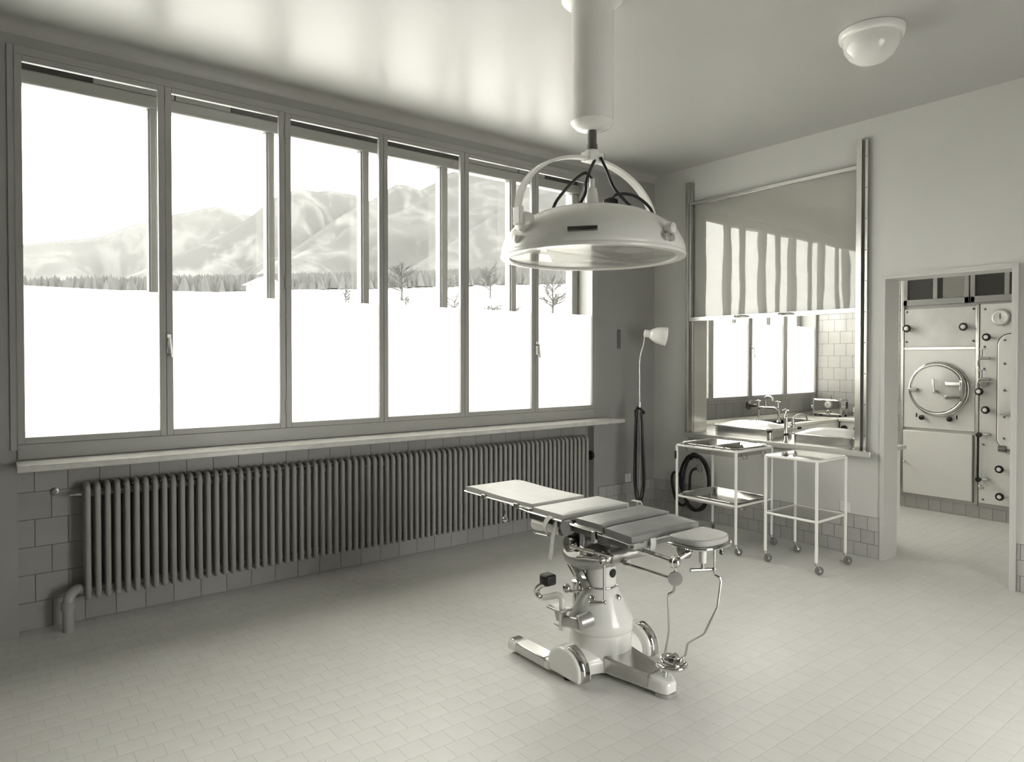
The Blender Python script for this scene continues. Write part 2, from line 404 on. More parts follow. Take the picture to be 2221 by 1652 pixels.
# ---- windows
def window(name, panes, x0, x1, outer_m, handles, hinges, label):
    root = thing(name, ((x0+x1)/2, 0, 1.04), label, 'window', kind='structure')
    zb, zt, zf = 1.108, 3.187, 1.955
    # fixed frame
    f = MB().box(x0-0.03, panes[0][0]-0.036, -0.012, 0.06, 1.04, 3.27).box(panes[-1][1]+0.036, x1+0.03, -0.012, 0.06, 1.04, 3.27)
    f.box(panes[0][0]-0.036, panes[-1][1]+0.036, -0.012, 0.06, 3.222, 3.27).box(panes[0][0]-0.036, panes[-1][1]+0.036, -0.012, 0.06, 0.985 if x1 < 0 else 1.035, 1.072)
    f.build('fixed_frame', 'frame_paint', root, bevel=0.003)
    n = len(panes)
    for i, (a, b) in enumerate(panes):
        l = (panes[i-1][1] + a)/2 + 0.001 if i > 0 else a - 0.035
        r = (b + panes[i+1][0])/2 - 0.001 if i < n-1 else b + 0.035
        c = MB().box(l, a, -0.018, 0.014, 1.073, 3.221).box(b, r, -0.018, 0.014, 1.073, 3.221)
        c.box(a, b, -0.018, 0.014, 1.073, zb).box(a, b, -0.018, 0.014, zt, 3.221)
        cs = c.build('casement', 'frame_paint', root, bevel=0.003)
        MB().box(a-0.004, b+0.004, 0.006, 0.010, zb-0.004, zt+0.004).build('pane', 'window_glass', cs)
        MB().add([(a-0.002, 0.0048, zb-0.002), (b+0.002, 0.0048, zb-0.002), (b+0.002, 0.0048, zf), (a-0.002, 0.0048, zf)], [(0, 1, 2, 3)]).build('frosted_film', 'frosted_glass', cs)
        if i in handles:
            hx = handles[i]; h = MB()
            h.box(hx-0.012, hx+0.012, -0.024, -0.018, 1.58, 1.70).cyl((hx, -0.018, 1.665), (hx, -0.05, 1.665), 0.008)
            h.obox((hx, -0.05, 1.675), (hx+0.012, -0.052, 1.555), 0.016, 0.012, up=(1, 0, 0))
            h.build('window_handle', 'steel', cs, bevel=0.002)
        if i in hinges:
            hx = l
            for zz in (1.18, 2.02, 3.05):
                MB().cyl((hx, -0.022, zz), (hx, -0.022, zz+0.09), 0.008, n=10).build('hinge', 'frame_paint', cs)
    # outer window behind
    xs = [x0] + [v for m in outer_m for v in m] + [x1]
    ozt, ozb = 3.140, 1.10
    fo = MB().box(x0, x1, 0.20, 0.29, ozt, 3.222).box(x0, x1, 0.22, 0.29, 1.04, ozb)
    fo.box(x0, x0+0.035, 0.22, 0.29, ozb, ozt).box(x1-0.075, x1, 0.22, 0.29, ozb, ozt)
    fo.build('outer_frame', 'frame_paint', root, bevel=0.012, seg=3)
    edges = [x0+0.035]
    for (a, b) in outer_m:
        MB().box(a, b, 0.22, 0.29, ozb, ozt).box(a+0.012, b-0.012, 0.205, 0.23, ozb, ozt).build('outer_mullion', 'frame_paint', root, bevel=0.003)
        edges += [a, b]
    edges.append(x1-0.075)
    for i in range(0, len(edges), 2):
        MB().box(edges[i]-0.003, edges[i+1]+0.003, 0.25, 0.255, ozb, ozt).build('outer_pane', 'window_glass', root)
    # blind slot over the outer window with its cover strips
    MB().box(x0, x1, 0.24, 0.30, 3.222, 3.27).build('blind_slot', 'dark_slot', root)
    return root
panes1 = [(-5.263, -4.587), (-4.511, -3.848), (-3.766, -3.104), (-3.031, -2.380), (-2.299, -1.636), (-1.557, -0.899)]
out1 = [(-4.603, -4.547), (-3.858, -3.800), (-3.141, -3.071), (-2.431, -2.354), (-1.700, -1.625)]
w1 = window('window_1', panes1, -5.30, -0.86, out1, {1: -4.535, 5: -1.583}, {2, 4}, 'long six-light double window with frosted lower panes and mountain view')
for (a, b) in ((-4.90, -4.45), (-4.44, -4.10), (-2.15, -1.62), (-1.60, -1.30)):
    MB().box(a, b, 0.205, 0.236, 3.223, 3.262).build('slot_cover', 'frame_paint', w1, bevel=0.002)
panes2 = [(0.25, 0.883), (0.974, 1.646), (1.721, 2.394), (2.477, 3.151)]
out2 = [(0.935, 0.99), (1.665, 1.73), (2.40, 2.47)]
window('window_2', panes2, 0.21, 3.19, out2, {2: 1.70}, {1}, 'frosted window of the sterilizing room seen through the hatch')
# sill board
sill = MB().box(-5.31, -0.70, -0.255, -0.012, 0.945, 0.982)
struct(sill.build('trim_2', 'sill_board', bevel=0.006), 'projecting pale window sill board above the radiator', 'window sill')
br = thing('sill_bracket', (-0.93, -0.012, 0.9), 'small dark bracket under the right end of the sill', 'bracket')
MB().prism([(0, 0), (0.0, -0.05), (0.16, 0)], (-0.945, -0.005, 0.945), (0, -1, 0), (0, 0, 1), (0.03, 0, 0)).build('bracket_web', 'frame_paint', br)

# daylight also enters behind the photographer
w4 = thing('window_4', ((RWX0+RWX1)/2, FY0, RWZ0), 'glazed balcony door in the wall behind the photographer', 'window', kind='structure')
MB().box(RWX0, RWX1, FY0-0.12, FY0-0.05, RWZ0, RWZ0+0.06).box(RWX0, RWX1, FY0-0.12, FY0-0.05, RWZ1-0.06, RWZ1).box(RWX0, RWX0+0.06, FY0-0.12, FY0-0.05, RWZ0, RWZ1).box(RWX1-0.06, RWX1, FY0-0.12, FY0-0.05, RWZ0, RWZ1).build('fixed_frame', 'frame_paint', w4)
for k in range(2):
    a_ = RWX0 + 0.06 + k*(RWX1-RWX0-0.12)/2; b_ = a_ + (RWX1-RWX0-0.12)/2
    MB().box(a_, b_, FY0-0.09, FY0-0.085, RWZ0+0.06, RWZ1-0.06).build('pane', 'window_glass', w4)
    if k: MB().box(a_-0.03, a_+0.03, FY0-0.12, FY0-0.06, RWZ0+0.06, RWZ1-0.06).build('mullion', 'frame_paint', w4)

# ---- doorway lining
door = thing('door_1', (0.1, -2.69, 0), 'white steel door lining of the open doorway', 'doorway', kind='structure')
MB().box(-0.016, 0.216, -2.278, -2.2625, 0, 2.150).build('jamb', 'door_paint', door)
MB().box(-0.016, -0.0005, -2.2620, -2.2500, 0, 2.184).build('architrave', 'door_paint', door)
MB().box(-0.030, 0.216, -3.1145, -3.092, 0, 2.150).build('jamb', 'door_paint', door)
MB().box(-0.030, -0.0005, -3.128, -3.1150, 0, 2.184).build('architrave', 'door_paint', door)
MB().box(-0.016, 0.216, -3.1145, -2.2625, 2.1505, 2.1695).build('head', 'door_paint', door)
MB().box(-0.016, -0.0005, -3.1145, -2.2625, 2.170, 2.184).build('architrave', 'door_paint', door)

# ---- serving hatch with raised glass sash
hatch = thing('window_3', (0, -1.28, 0.8), 'steel framed serving hatch with its glass sash pushed up', 'serving hatch', kind='structure')
ha = MB().box(-0.055, 0.0, -0.468, -0.432, 0.825, 3.245).box(-0.018, 0.0, -0.495, -0.468, 0.825, 3.245)
ha.build('guide_rail', 'steel', hatch, bevel=0.002)
ha = MB().box(-0.055, 0.0, -2.115, -2.072, 0.825, 3.245).box(-0.018, 0.0, -2.128, -2.115, 0.825, 3.245).box(-0.030, 0.0, -2.150, -2.128, 0.825, 3.245)
rail = ha.build('guide_rail', 'steel', hatch, bevel=0.002)
for k in range(10): MB().ball((-0.031, -2.139, 0.95 + k*0.24), 0.005, 8).build('screw', 'dark_steel', rail)
MB().box(-0.046, -0.014, -2.070, -0.470, 3.022, 3.052).build('sash_top_rail', 'steel', hatch, bevel=0.002)
MB().box(-0.046, -0.014, -2.070, -0.470, 1.905, 1.945).build('sash_bottom_rail', 'steel', hatch, bevel=0.002)
MB().box(-0.046, -0.014, -0.493, -0.470, 1.945, 3.022).build('sash_stile', 'steel', hatch, bevel=0.002)
MB().box(-0.034, -0.028, -2.068, -0.480, 1.93, 3.03).build('pane', 'plate_glass', hatch)
for yc in (-1.053, -1.487):
    MB().tube(spline([(-0.045, yc+0.06, 1.925), (-0.085, yc+0.045, 1.928), (-0.092, yc, 1.928), (-0.085, yc-0.045, 1.928), (-0.045, yc-0.06, 1.925)], 5), 0.009, 8).build('sash_handle', 'chrome', hatch)
MB().box(0.0, 0.2, -0.499, -0.493, 0.83, 1.93).build('reveal_lining', 'steel', hatch)
MB().box(0.0, 0.2, -2.072, -2.066, 0.83, 1.93).build('reveal_lining', 'steel', hatch)
MB().box(0.0, 0.2, -2.07, -0.495, 1.924, 1.93).build('reveal_lining', 'steel', hatch)

# ================================================================== STERILIZING ROOM
wk = MB().box(-0.065, 0.201, -2.065, -0.50, 0.797, 0.828).box(0.201, 0.62, -2.18, -0.003, 0.797, 0.828).box(-0.065, -0.001, -2.20, -2.065, 0.797, 0.828).box(-0.065, -0.001, -0.50, -0.42, 0.797, 0.828)
wkt = thing('steel_worktop', (0.28, -1.1, 0.795), 'long steel worktop running through the serving hatch', 'worktop')
wk.build('top_sheet', 'bright_steel', wkt, bevel=0.004)
MB().box(-0.075, -0.065, -2.20, -0.42, 0.786, 0.83).build('front_edge', 'bright_steel', wkt, bevel=0.002)
MB().box(0.202, 0.62, -0.03, -0.004, 0.828, 0.865).build('upstand', 'bright_steel', wkt)
cab = thing('worktop_cabinet', (0.4, -1.2, 0), 'pale enamelled cabinet hanging under the worktop beside the doorway', 'cabinet')
MB().prism([(-0.19, 0.2), (0.15, 0.2), (0.19, 0.24), (0.19, 0.793), (-0.19, 0.793)], (0.41, -2.14, 0), (1, 0, 0), (0, 0, 1), (0, 1.4, 0)).build('body', 'white_enamel', cab, bevel=0.004)
for yy in (-2.08, -0.8):
    MB().cyl((0.55, yy, 0), (0.55, yy, 0.22), 0.016).build('leg', 'steel', cab)
wc = thing('window_counter', (1.7, -0.3, 0.795), 'steel counter with a sink under the frosted window', 'counter')
c = MB().box(0.622, 1.35, -0.61, -0.004, 0.795, 0.828).box(1.35, 2.25, -0.61, -0.52, 0.795, 0.828).box(1.35, 2.25, -0.10, -0.004, 0.795, 0.828).box(2.25, 3.195, -0.61, -0.004, 0.795, 0.828)
c.build('top_sheet', 'bright_steel', wc, bevel=0.003)
c = MB().box(1.35, 2.25, -0.52, -0.10, 0.60, 0.61).box(1.35, 1.36, -0.52, -0.10, 0.61, 0.795).box(2.24, 2.25, -0.52, -0.10, 0.61, 0.795).box(1.36, 2.24, -0.52, -0.51, 0.61, 0.795).box(1.36, 2.24, -0.11, -0.10, 0.61, 0.795)
c.build('sink_basin', 'dark_steel', wc)
MB().box(0.622, 3.195, -0.03, -0.004, 0.828, 0.868).build('upstand', 'bright_steel', wc)
MB().box(0.64, 3.19, -0.60, -0.58, 0.12, 0.795).build('front_panel', 'white_enamel', wc)
# white sterilizer basin unit right
bu = thing('basin_unit', (2.82, -0.84, 0), 'white enamel basin unit with black knobs behind the hatch post', 'cabinet')
MB().box(2.60, 3.19, -1.05, -0.62, 0.1, 0.80).build('body', 'white_enamel', bu, bevel=0.01)
MB().box(2.57, 3.19, -1.055, -0.615, 0.80, 0.845).build('rim', 'white_enamel', bu, bevel=0.012)
MB().box(2.95, 3.18, -1.0, -0.60, 0.845, 0.95).build('splash_box', 'white_enamel', bu, bevel=0.01)
for yy in (-0.68, -0.83): 
    k_ = MB().cyl((2.60, yy, 0.722), (2.565, yy, 0.722), 0.038, 0.034, 20).build('knob', 'black_plastic', bu, bevel=0.005)
MB().cyl((2.565, -0.83, 0.722), (2.556, -0.83, 0.722), 0.018, n=16).build('knob_cap', 'white_enamel', bu)
MB().cyl((2.63, -0.80, 0.845), (2.63, -0.80, 0.90), 0.008).box(2.622, 2.638, -0.85, -0.75, 0.90, 0.912).build('valve_handle', 'dark_steel', bu)
# dark vertical strip on far wall
ds = MB().box(3.155, 3.19, -0.585, -0.545, 1.03, 1.96)
tag(ds.build('wall_duct', 'dark_steel', bevel=0.004), 'dark vertical duct on the white tiles beyond the hatch', 'duct')
# small steam sterilizer
sb = thing('bench_sterilizer', (2.87, -0.345, 0.828), 'polished steel box sterilizer with dial on the window counter', 'sterilizer')
MB().box(2.82, 3.00, -0.53, -0.16, 0.85, 1.045).build('body', 'chrome', sb, bevel=0.02, seg=3)
for ye in (-0.17, -0.5275): MB().box(2.815, 2.83, ye-0.006, ye+0.006, 0.85, 1.05).build('edge_strip', 'steel', sb, bevel=0.003)
g = MB().lathe((2.815, -0.365, 0.975), [(0.042, 0), (0.042, 0.012), (0.036, 0.016), (0.0, 0.016)], 24, axis=(-1, 0, 0)).build('dial', 'white_enamel', sb)
MB().obox((2.797, -0.37, 0.965), (2.797, -0.355, 1.0), 0.004, 0.002, up=(1, 0, 0)).build('needle', 'black_plastic', g)
MB().lathe((2.815, -0.365, 0.878), [(0.03, 0), (0.03, 0.01), (0.022, 0.016), (0, 0.016)], 8, axis=(-1, 0, 0)).build('valve_rosette', 'steel', sb)
MB().tube(spline([(2.83, -0.53, 1.03), (2.82, -0.58, 1.03), (2.82, -0.595, 0.98), (2.82, -0.58, 0.93), (2.83, -0.53, 0.93)], 5), 0.006).build('side_handle', 'dark_steel', sb)
MB().cyl((2.82, -0.595, 1.02), (2.82, -0.595, 0.94), 0.012).build('handle_grip', 'black_plastic', sb)
MB().ball((2.86, -0.135, 0.94), 0.022).cyl((2.86, -0.16, 0.94), (2.86, -0.12, 0.94), 0.012).build('side_knob', 'chrome', sb)
MB().cyl((2.92, -0.345, 1.045), (2.92, -0.345, 1.085), 0.012, 0.006).build('safety_valve', 'dark_steel', sb)
for yy in (-0.50, -0.19):
    for xx in (2.84, 2.98): MB().cyl((xx, yy, 0.829), (xx, yy, 0.852), 0.012).build('foot', 'black_plastic', sb)
# bridge mixer tap at the sink
mt = thing('mixer_tap', (1.66, -0.27, 0.828), 'chrome bridge mixer tap with two cross handles at the window sink', 'tap')
for k, yy in enumerate((-0.145, -0.40)):
    MB().lathe((1.65, yy, 0.828), [(0.03, 0), (0.024, 0.012), (0.012, 0.025), (0.011, 0.10)], 16).build('foot_pipe', 'chrome', mt)
MB().tube(spline([(1.65, -0.145, 0.92), (1.65, -0.15, 0.97), (1.65, -0.19, 0.985), (1.65, -0.27, 0.985), (1.65, -0.35, 0.985), (1.65, -0.395, 0.96), (1.65, -0.40, 0.92)], 6), 0.014, 10).build('bridge_pipe', 'chrome', mt)
MB().tube(spline([(1.65, -0.23, 0.98), (1.65, -0.23, 1.06), (1.645, -0.24, 1.10), (1.64, -0.28, 1.115), (1.635, -0.33, 1.10), (1.63, -0.345, 1.065)], 6), [0.022]+[0.013]*30, 10).build('spout', 'chrome', mt)
for yy in (-0.145, -0.39):
    h = MB().cyl((1.65, yy, 0.985), (1.65, yy, 1.05), 0.014, 0.010)
    h.cyl((1.62, yy, 1.055), (1.68, yy, 1.055), 0.007).cyl((1.65, yy-0.03, 1.055), (1.65, yy+0.03, 1.055), 0.007).ball((1.65, yy, 1.06), 0.013)
    h.build('cross_handle', 'chrome', mt)
MB().lathe((1.66, -0.006, 1.0), [(0.05, 0), (0.05, 0.02), (0.02, 0.03), (0.02, 0.12)], 20, axis=(0, -1, 0)).build('wall_rosette', 'dark_steel', mt)
# column tap by the hatch
ct = thing('column_tap', (0.02, -1.45, 0.828), 'slim chrome column tap standing between the two steel boxes', 'tap')
MB().lathe((0.02, -1.45, 0.828), [(0.032, 0), (0.026, 0.012), (0.016, 0.03), (0.013, 0.16), (0.016, 0.19), (0.016, 0.225), (0.008, 0.24), (0.008, 0.27)], 20).build('column', 'chrome', ct)
MB().cyl((-0.01, -1.45, 1.10), (0.05, -1.45, 1.10), 0.008).cyl((0.02, -1.48, 1.10), (0.02, -1.42, 1.10), 0.008).ball((0.02, -1.45, 1.103), 0.014).build('cross_handle', 'chrome', ct)
MB().tube(spline([(0.02, -1.45, 1.0), (0.06, -1.49, 1.0), (0.07, -1.50, 1.04), (0.09, -1.53, 1.065), (0.10, -1.585, 1.06), (0.10, -1.60, 1.02)], 6), 0.009, 10).build('spout', 'chrome', ct)
MB().cyl((0.06, -1.49, 0.95), (0.06, -1.49, 1.04), 0.016, n=14).ball((0.06, -1.49, 0.97), 0.022).build('valve_body', 'steel', ct)
# covered steel boxes
def covered_box(name, x0, x1, y0, y1, label, ends):
    t = thing(name, ((x0+x1)/2, (y0+y1)/2, 0.828), label, 'steel box', group=None)
    b = MB(); P = rrect(x0, x1, y0, y1, 0, 0.045, 6); n = len(P)
    b.add([(p[0], p[1], 0.829) for p in P] + [(p[0], p[1], 0.912) for p in P], [tuple(range(n))] + [(i, (i+1) % n, n+(i+1) % n, n+i) for i in range(n)])
    b.build('body', 'steel', t)
    MB().tube(rrect(x0-0.004, x1+0.004, y0-0.004, y1+0.004, 0.914, 0.048, 6), 0.007, 8, closed=True).build('rim', 'steel', t)
    d = MB(); nu, nv = 16, 22; cx_, cy_ = (x0+x1)/2, (y0+y1)/2
    vs = []
    for i in range(nu+1):
        for j in range(nv+1):
            u = -1+2*i/nu; v = -1+2*j/nv
            z = 0.916 + 0.052*(1-abs(u)**2.6)*(1-abs(v)**3.0)
            vs.append((cx_+u*(x1-x0)/2*0.97, cy_+v*(y1-y0)/2*0.97, z))
    fs = [(i*(nv+1)+j, (i+1)*(nv+1)+j, (i+1)*(nv+1)+j+1, i*(nv+1)+j+1) for i in range(nu) for j in range(nv)]
    d.add(vs, fs).build('domed_lid', 'polished_lid', t, ang=80)
    for ye in ends:
        yb = y0-0.022 if ye == 'right' else y1+0.022
        MB().cyl((x0-0.03, yb, 0.905), (x1+0.03, yb, 0.905), 0.006, n=10).box(x0+0.06, x0+0.08, yb-0.004, yb+0.02 if ye == 'right' else yb-0.02, 0.899, 0.911).box(x1-0.08, x1-0.06, yb-0.004, yb+0.02 if ye == 'right' else yb-0.02, 0.899, 0.911).build('handle_rod', 'chrome', t)
        for xa, xb in ((x0-0.085, x0-0.02), (x1+0.02, x1+0.085)):
            MB().tube([(xa, yb, 0.905), (xa+0.008, yb, 0.905), (xb-0.008, yb, 0.905), (xb, yb, 0.905)], [0.007, 0.012, 0.012, 0.008], 12).build('handle_grip', 'black_plastic', t)
    return t
covered_box('instrument_boiler', 0.08, 0.46, -1.27, -0.67, 'steel instrument box with domed white cover on the worktop, nearer the corner', ['right'])
covered_box('instrument_boiler', -0.02, 0.36, -2.06, -1.53, 'steel instrument box with domed white cover beside the right hatch post', ['left'])

# ---- autoclave wall
AX = 2.18
ac = thing('autoclave', (AX, -1.84, 0.127), 'built-in autoclave with round chrome-rimmed door and marble panel', 'autoclave')
def panel(p, y0, y1, z0, z1, m, name, d=0.012, bv=0.003, x=AX): return MB().box(x-d, x, y0, y1, z0, z1).build(name, m, p, bevel=bv)
panel(ac, -2.165, -1.515, 1.665, 2.056, 'marble', 'marble_panel', 0.02)
panel(ac, -2.165, -1.515, 0.835, 1.635, 'white_enamel', 'boiler_panel', 0.02)
MB().box(AX-0.024, AX, -2.165, -1.515, 1.637, 1.663).build('trim_strip', 'steel', ac)
MB().box(AX-0.026, AX, -1.514, -1.486, 0.127, 2.40).build('edge_trim', 'steel', ac, bevel=0.003)
MB().box(AX-0.026, AX, -2.196, -2.167, 0.127, 2.07).build('edge_trim', 'steel', ac, bevel=0.003)
MB().box(AX-0.018, AX, -2.196, -1.486, 0.118, 0.15).build('base_strip', 'cast_grey', ac)
dp = panel(ac, -2.150, -1.515, 0.150, 0.805, 'white_enamel', 'lower_door', 0.03, 0.008)
MB().cyl((AX-0.03, -1.54, 0.475), (AX-0.055, -1.54, 0.475), 0.008).ball((AX-0.058, -1.54, 0.475), 0.013).build('knob', 'chrome', dp)
for yy in (-1.556, -2.073):
    k_ = MB().lathe((AX-0.02, yy, 1.857), [(0.012, 0), (0.012, 0.03), (0.036, 0.032), (0.040, 0.045), (0.034, 0.055), (0.022, 0.055)], 24, axis=(-1, 0, 0)).build('rotary_knob', 'black_plastic', ac)
    MB().lathe((AX-0.075, yy, 1.857), [(0.022, -0.002), (0.020, 0.006), (0.0, 0.009)], 18, axis=(-1, 0, 0)).build('knob_cap', 'white_enamel', k_)
for yy in (-1.537, -2.145):
    for zz in (1.72, 2.03): MB().lathe((AX-0.02, yy, zz), [(0.012, 0), (0.010, 0.008), (0, 0.011)], 12, axis=(-1, 0, 0)).build('bolt', 'dark_steel', ac)
DC = (AX-0.02, -1.845, 1.24)
dr = MB().lathe(DC, [(0.236, 0), (0.236, 0.05), (0.228, 0.065), (0.12, 0.078), (0, 0.082)], 48, axis=(-1, 0, 0)).build('round_door', 'white_enamel', ac)
MB().tube(circ((DC[0]-0.045, DC[1], DC[2]), 0.248, 48, (1, 0, 0)), 0.018, 10, closed=True).build('door_ring', 'chrome', ac)
MB().tube(circ((DC[0]-0.012, DC[1], DC[2]), 0.266, 48, (1, 0, 0)), 0.012, 8, closed=True).build('flange_ring', 'chrome', ac)
MB().cyl((DC[0]-0.08, -1.85, 1.22), (DC[0]-0.13, -1.85, 1.22), 0.016).obox((DC[0]-0.125, -1.85, 1.21), (DC[0]-0.125, -1.84, 1.345), 0.022, 0.018, up=(1, 0, 0)).build('lever', 'steel', dr, bevel=0.003)
for zz in (1.30, 1.165):
    MB().box(DC[0]-0.115, DC[0]-0.075, -2.08, -1.94, zz-0.02, zz+0.02).build('hinge_bar', 'chrome', dr, bevel=0.006)
MB().box(DC[0]-0.105, DC[0]-0.07, -2.09, -2.065, 1.13, 1.335).build('hinge_post', 'chrome', dr, bevel=0.004)
MB().box(DC[0]-0.11, DC[0]-0.07, -1.68, -1.60, 1.215, 1.25).build('latch', 'chrome', dr, bevel=0.006)
for yy in (-1.70, -1.955):
    MB().lathe((AX-0.02, yy, 0.945), [(0.012, 0), (0.012, 0.02), (0.026, 0.022), (0.024, 0.04), (0, 0.044)], 20, axis=(-1, 0, 0)).build('push_knob', 'black_plastic', ac)
for yy in (-1.64, -2.01):
    MB().box(AX-0.0215, AX-0.0195, yy-0.006, yy+0.006, 0.945, 0.985).build('indicator_mark', 'black_plastic', ac)
# second autoclave
a2 = thing('steam_sterilizer', (AX, -2.45, 0.15), 'built-in sterilizer with rounded door, gauge and hand wheels by the right jamb', 'autoclave')
panel(a2, -2.80, -2.20, 0.152, 2.07, 'white_enamel', 'front_panel', 0.02)
MB().box(AX-0.018, AX, -2.80, -2.198, 0.118, 0.15).build('base_strip', 'cast_grey', a2)
for yy in (-2.24,):
    for zz in (0.19, 0.72, 1.45, 1.66, 2.02): MB().lathe((AX-0.02, yy, zz), [(0.010, 0), (0.009, 0.007), (0, 0.01)], 10, axis=(-1, 0, 0)).build('bolt', 'dark_steel', a2)
gg = MB().lathe((AX-0.02, -2.375, 1.935), [(0.070, 0), (0.070, 0.022), (0.060, 0.03), (0.052, 0.028), (0, 0.028)], 32, axis=(-1, 0, 0)).build('gauge', 'white_enamel', a2)
MB().obox((AX-0.05, -2.372, 1.92), (AX-0.05, -2.372, 1.97), 0.006, 0.003, up=(1, 0, 0)).build('needle', 'black_plastic', gg)
MB().lathe((AX-0.02, -2.375, 1.935), [(0.078, 0), (0.078, 0.018), (0.070, 0.02)], 32, axis=(-1, 0, 0)).build('gauge_ring', 'steel', a2)
for (yy, zz) in ((-2.262, 1.751), (-2.205, 1.231), (-2.26, 1.057), (-2.377, 0.506), (-2.383, 0.248)):
    k_ = MB().lathe((AX-0.02, yy-0.012, zz), [(0.010, 0), (0.010, 0.05), (0.034, 0.05), (0.038, 0.062), (0.034, 0.074), (0.02, 0.076)], 24, axis=(-1, 0, 0)).build('hand_wheel', 'black_plastic', a2)
    MB().lathe((AX-0.096, yy-0.012, zz), [(0.020, -0.004), (0.018, 0.004), (0, 0.007)], 18, axis=(-1, 0, 0)).build('wheel_cap', 'white_enamel', k_)
for zz in (1.60, 1.40):
    v = MB().cyl((AX-0.02, -2.28, zz-0.05), (AX-0.07, -2.26, zz-0.05), 0.014).cyl((AX-0.07, -2.30, zz-0.05), (AX-0.07, -2.21, zz-0.05), 0.014)
    v.tube(spline([(AX-0.07, -2.215, zz-0.05), (AX-0.075, -2.205, zz-0.08), (AX-0.075, -2.21, zz-0.13)], 4), 0.012)
    v.cyl((AX-0.07, -2.235, zz-0.05), (AX-0.07, -2.235, zz+0.03), 0.007).box(AX-0.077, AX-0.063, -2.265, -2.205, zz+0.03, zz+0.042)
    v.build('valve_tap', 'cast_grey', a2)
MB().lathe((AX-0.06, -2.25, 1.27), [(0.012, 0), (0.05, 0.05), (0.05, 0.055)], 20).build('funnel', 'cast_grey', a2)
gl_ = MB().cyl((AX-0.06, -2.207, 0.83), (AX-0.06, -2.207, 0.36), 0.010).build('gauge_glass_tube', 'black_plastic', a2)
for zz in (0.815, 0.385):
    MB().lathe((AX-0.045, -2.215, zz), [(0.014, 0), (0.014, 0.02), (0.026, 0.022), (0.024, 0.036), (0, 0.038)], 18, axis=(-1, 0, 0)).build('cock_knob', 'black_plastic', a2)
    MB().cyl((AX-0.045, -2.215, zz), (AX-0.045, -2.285, zz+0.008), 0.014).cyl((AX-0.02, -2.285, zz+0.008), (AX-0.05, -2.285, zz+0.008), 0.016).build('cock_pipe', 'steel', a2)
MB().ball((AX-0.04, -2.222, 0.315), 0.018).build('drain_cock', 'chrome', a2)
dpoly = rr2(0.72, 1.08, 0.10, 8)
bd = MB().prism(dpoly, (AX-0.02, -2.72, 1.235), (0, 1, 0), (0, 0, 1), (-0.05, 0, 0)).build('pressure_door', 'white_enamel', a2, bevel=0.012)
MB().tube([(AX-0.045, -2.72+a, 1.235+b) for a, b in dpoly], 0.010, 8, closed=True).build('gasket', 'black_rubber', bd)
MB().box(AX-0.14, AX-0.07, -2.62, -2.40, 1.02, 1.05).build('door_arm', 'steel', bd, bevel=0.006)
MB().cyl((AX-0.07, -2.38, 0.70), (AX-0.07, -2.44, 0.70), 0.03).build('door_hinge', 'dark_steel', bd)
for zz in (1.72, 1.5, 1.25, 1.0, 0.8): MB().lathe((AX-0.07, -2.42, zz), [(0.010, 0), (0.009, 0.007), (0, 0.01)], 10, axis=(-1, 0, 0)).build('bolt', 'dark_steel', bd)
# wall cabinets above
def wall_cab(y0, y1, label):
    t = thing('glass_cabinet', (AX-0.01, (y0+y1)/2, 2.09), label, 'cabinet')
    MB().box(AX-0.006, AX, y0, y1, 2.09, 2.75).build('back_panel', 'dark_slot', t)
    f = MB().box(AX-0.05, AX, y0, y0+0.04, 2.09, 2.75).box(AX-0.05, AX, y1-0.04, y1, 2.09, 2.75).box(AX-0.05, AX, y0, y1, 2.09, 2.15).box(AX-0.05, AX, y0, y1, 2.70, 2.75)
    f.build('frame', 'frame_paint', t, bevel=0.004)
    MB().box(AX-0.05, AX, y1-0.32, y1-0.28, 2.15, 2.70).build('door_stile', 'frame_paint', t, bevel=0.003)
    MB().box(AX-0.03, AX-0.025, y0+0.04, y1-0.04, 2.15, 2.70).build('pane', 'plate_glass', t)
    MB().box(AX-0.022, AX-0.008, y0+0.05, y1-0.36, 2.15, 2.70).build('pale_blind', 'cast_grey', t)
wall_cab(-2.113, -1.515, 'wall cabinet with dark glass doors above the round autoclave')
wall_cab(-2.80, -2.125, 'wall cabinet with dark glass doors above the gauge panel')

# ================================================================== RADIATOR
NS = 80; RX0 = -4.975; RP = 0.0503
rad = thing('radiator', (RX0 + NS*RP/2, 0.0, 0.15), 'long cast-iron column radiator in the niche under the sill', 'radiator')
sec = MB()
for yy in (-0.05, 0.0, 0.05):
    sec.tube([(0, yy, 0.012), (0, yy, 0.02), (0, yy, 0.64)], [0.011, 0.0158, 0.0158], 10)
sec.tube(spline([(0, -0.05, 0.63), (0, -0.045, 0.655), (0, -0.02, 0.668), (0, 0.02, 0.668), (0, 0.045, 0.655), (0, 0.05, 0.63)], 4), 0.0155, 10)
sec.tube(spline([(0, -0.05, 0.03), (0, -0.03, 0.012), (0, 0.03, 0.012), (0, 0.05, 0.03)], 4), 0.0135, 8)
for zz in (0.05, 0.615): sec.cyl((-RP/2, 0, zz), (RP/2, 0, zz), 0.022, n=12)
sec_me = sec.mesh('section', 'radiator_paint', ang=50)
for k in range(NS): inst('section', sec_me, rad, (RX0 + k*RP, -0.005, 0.148))
MB().tube(spline([(RX0-0.02, -0.005, 0.205), (-5.03, -0.02, 0.215), (-5.062, -0.055, 0.20), (-5.075, -0.07, 0.15), (-5.075, -0.07, 0.0)], 6), 0.030, 14).build('return_pipe', 'radiator_paint', rad)
MB().cyl((-5.075, -0.07, 0.165), (-5.075, -0.07, 0.125), 0.037, n=14).build('pipe_collar', 'radiator_paint', rad)
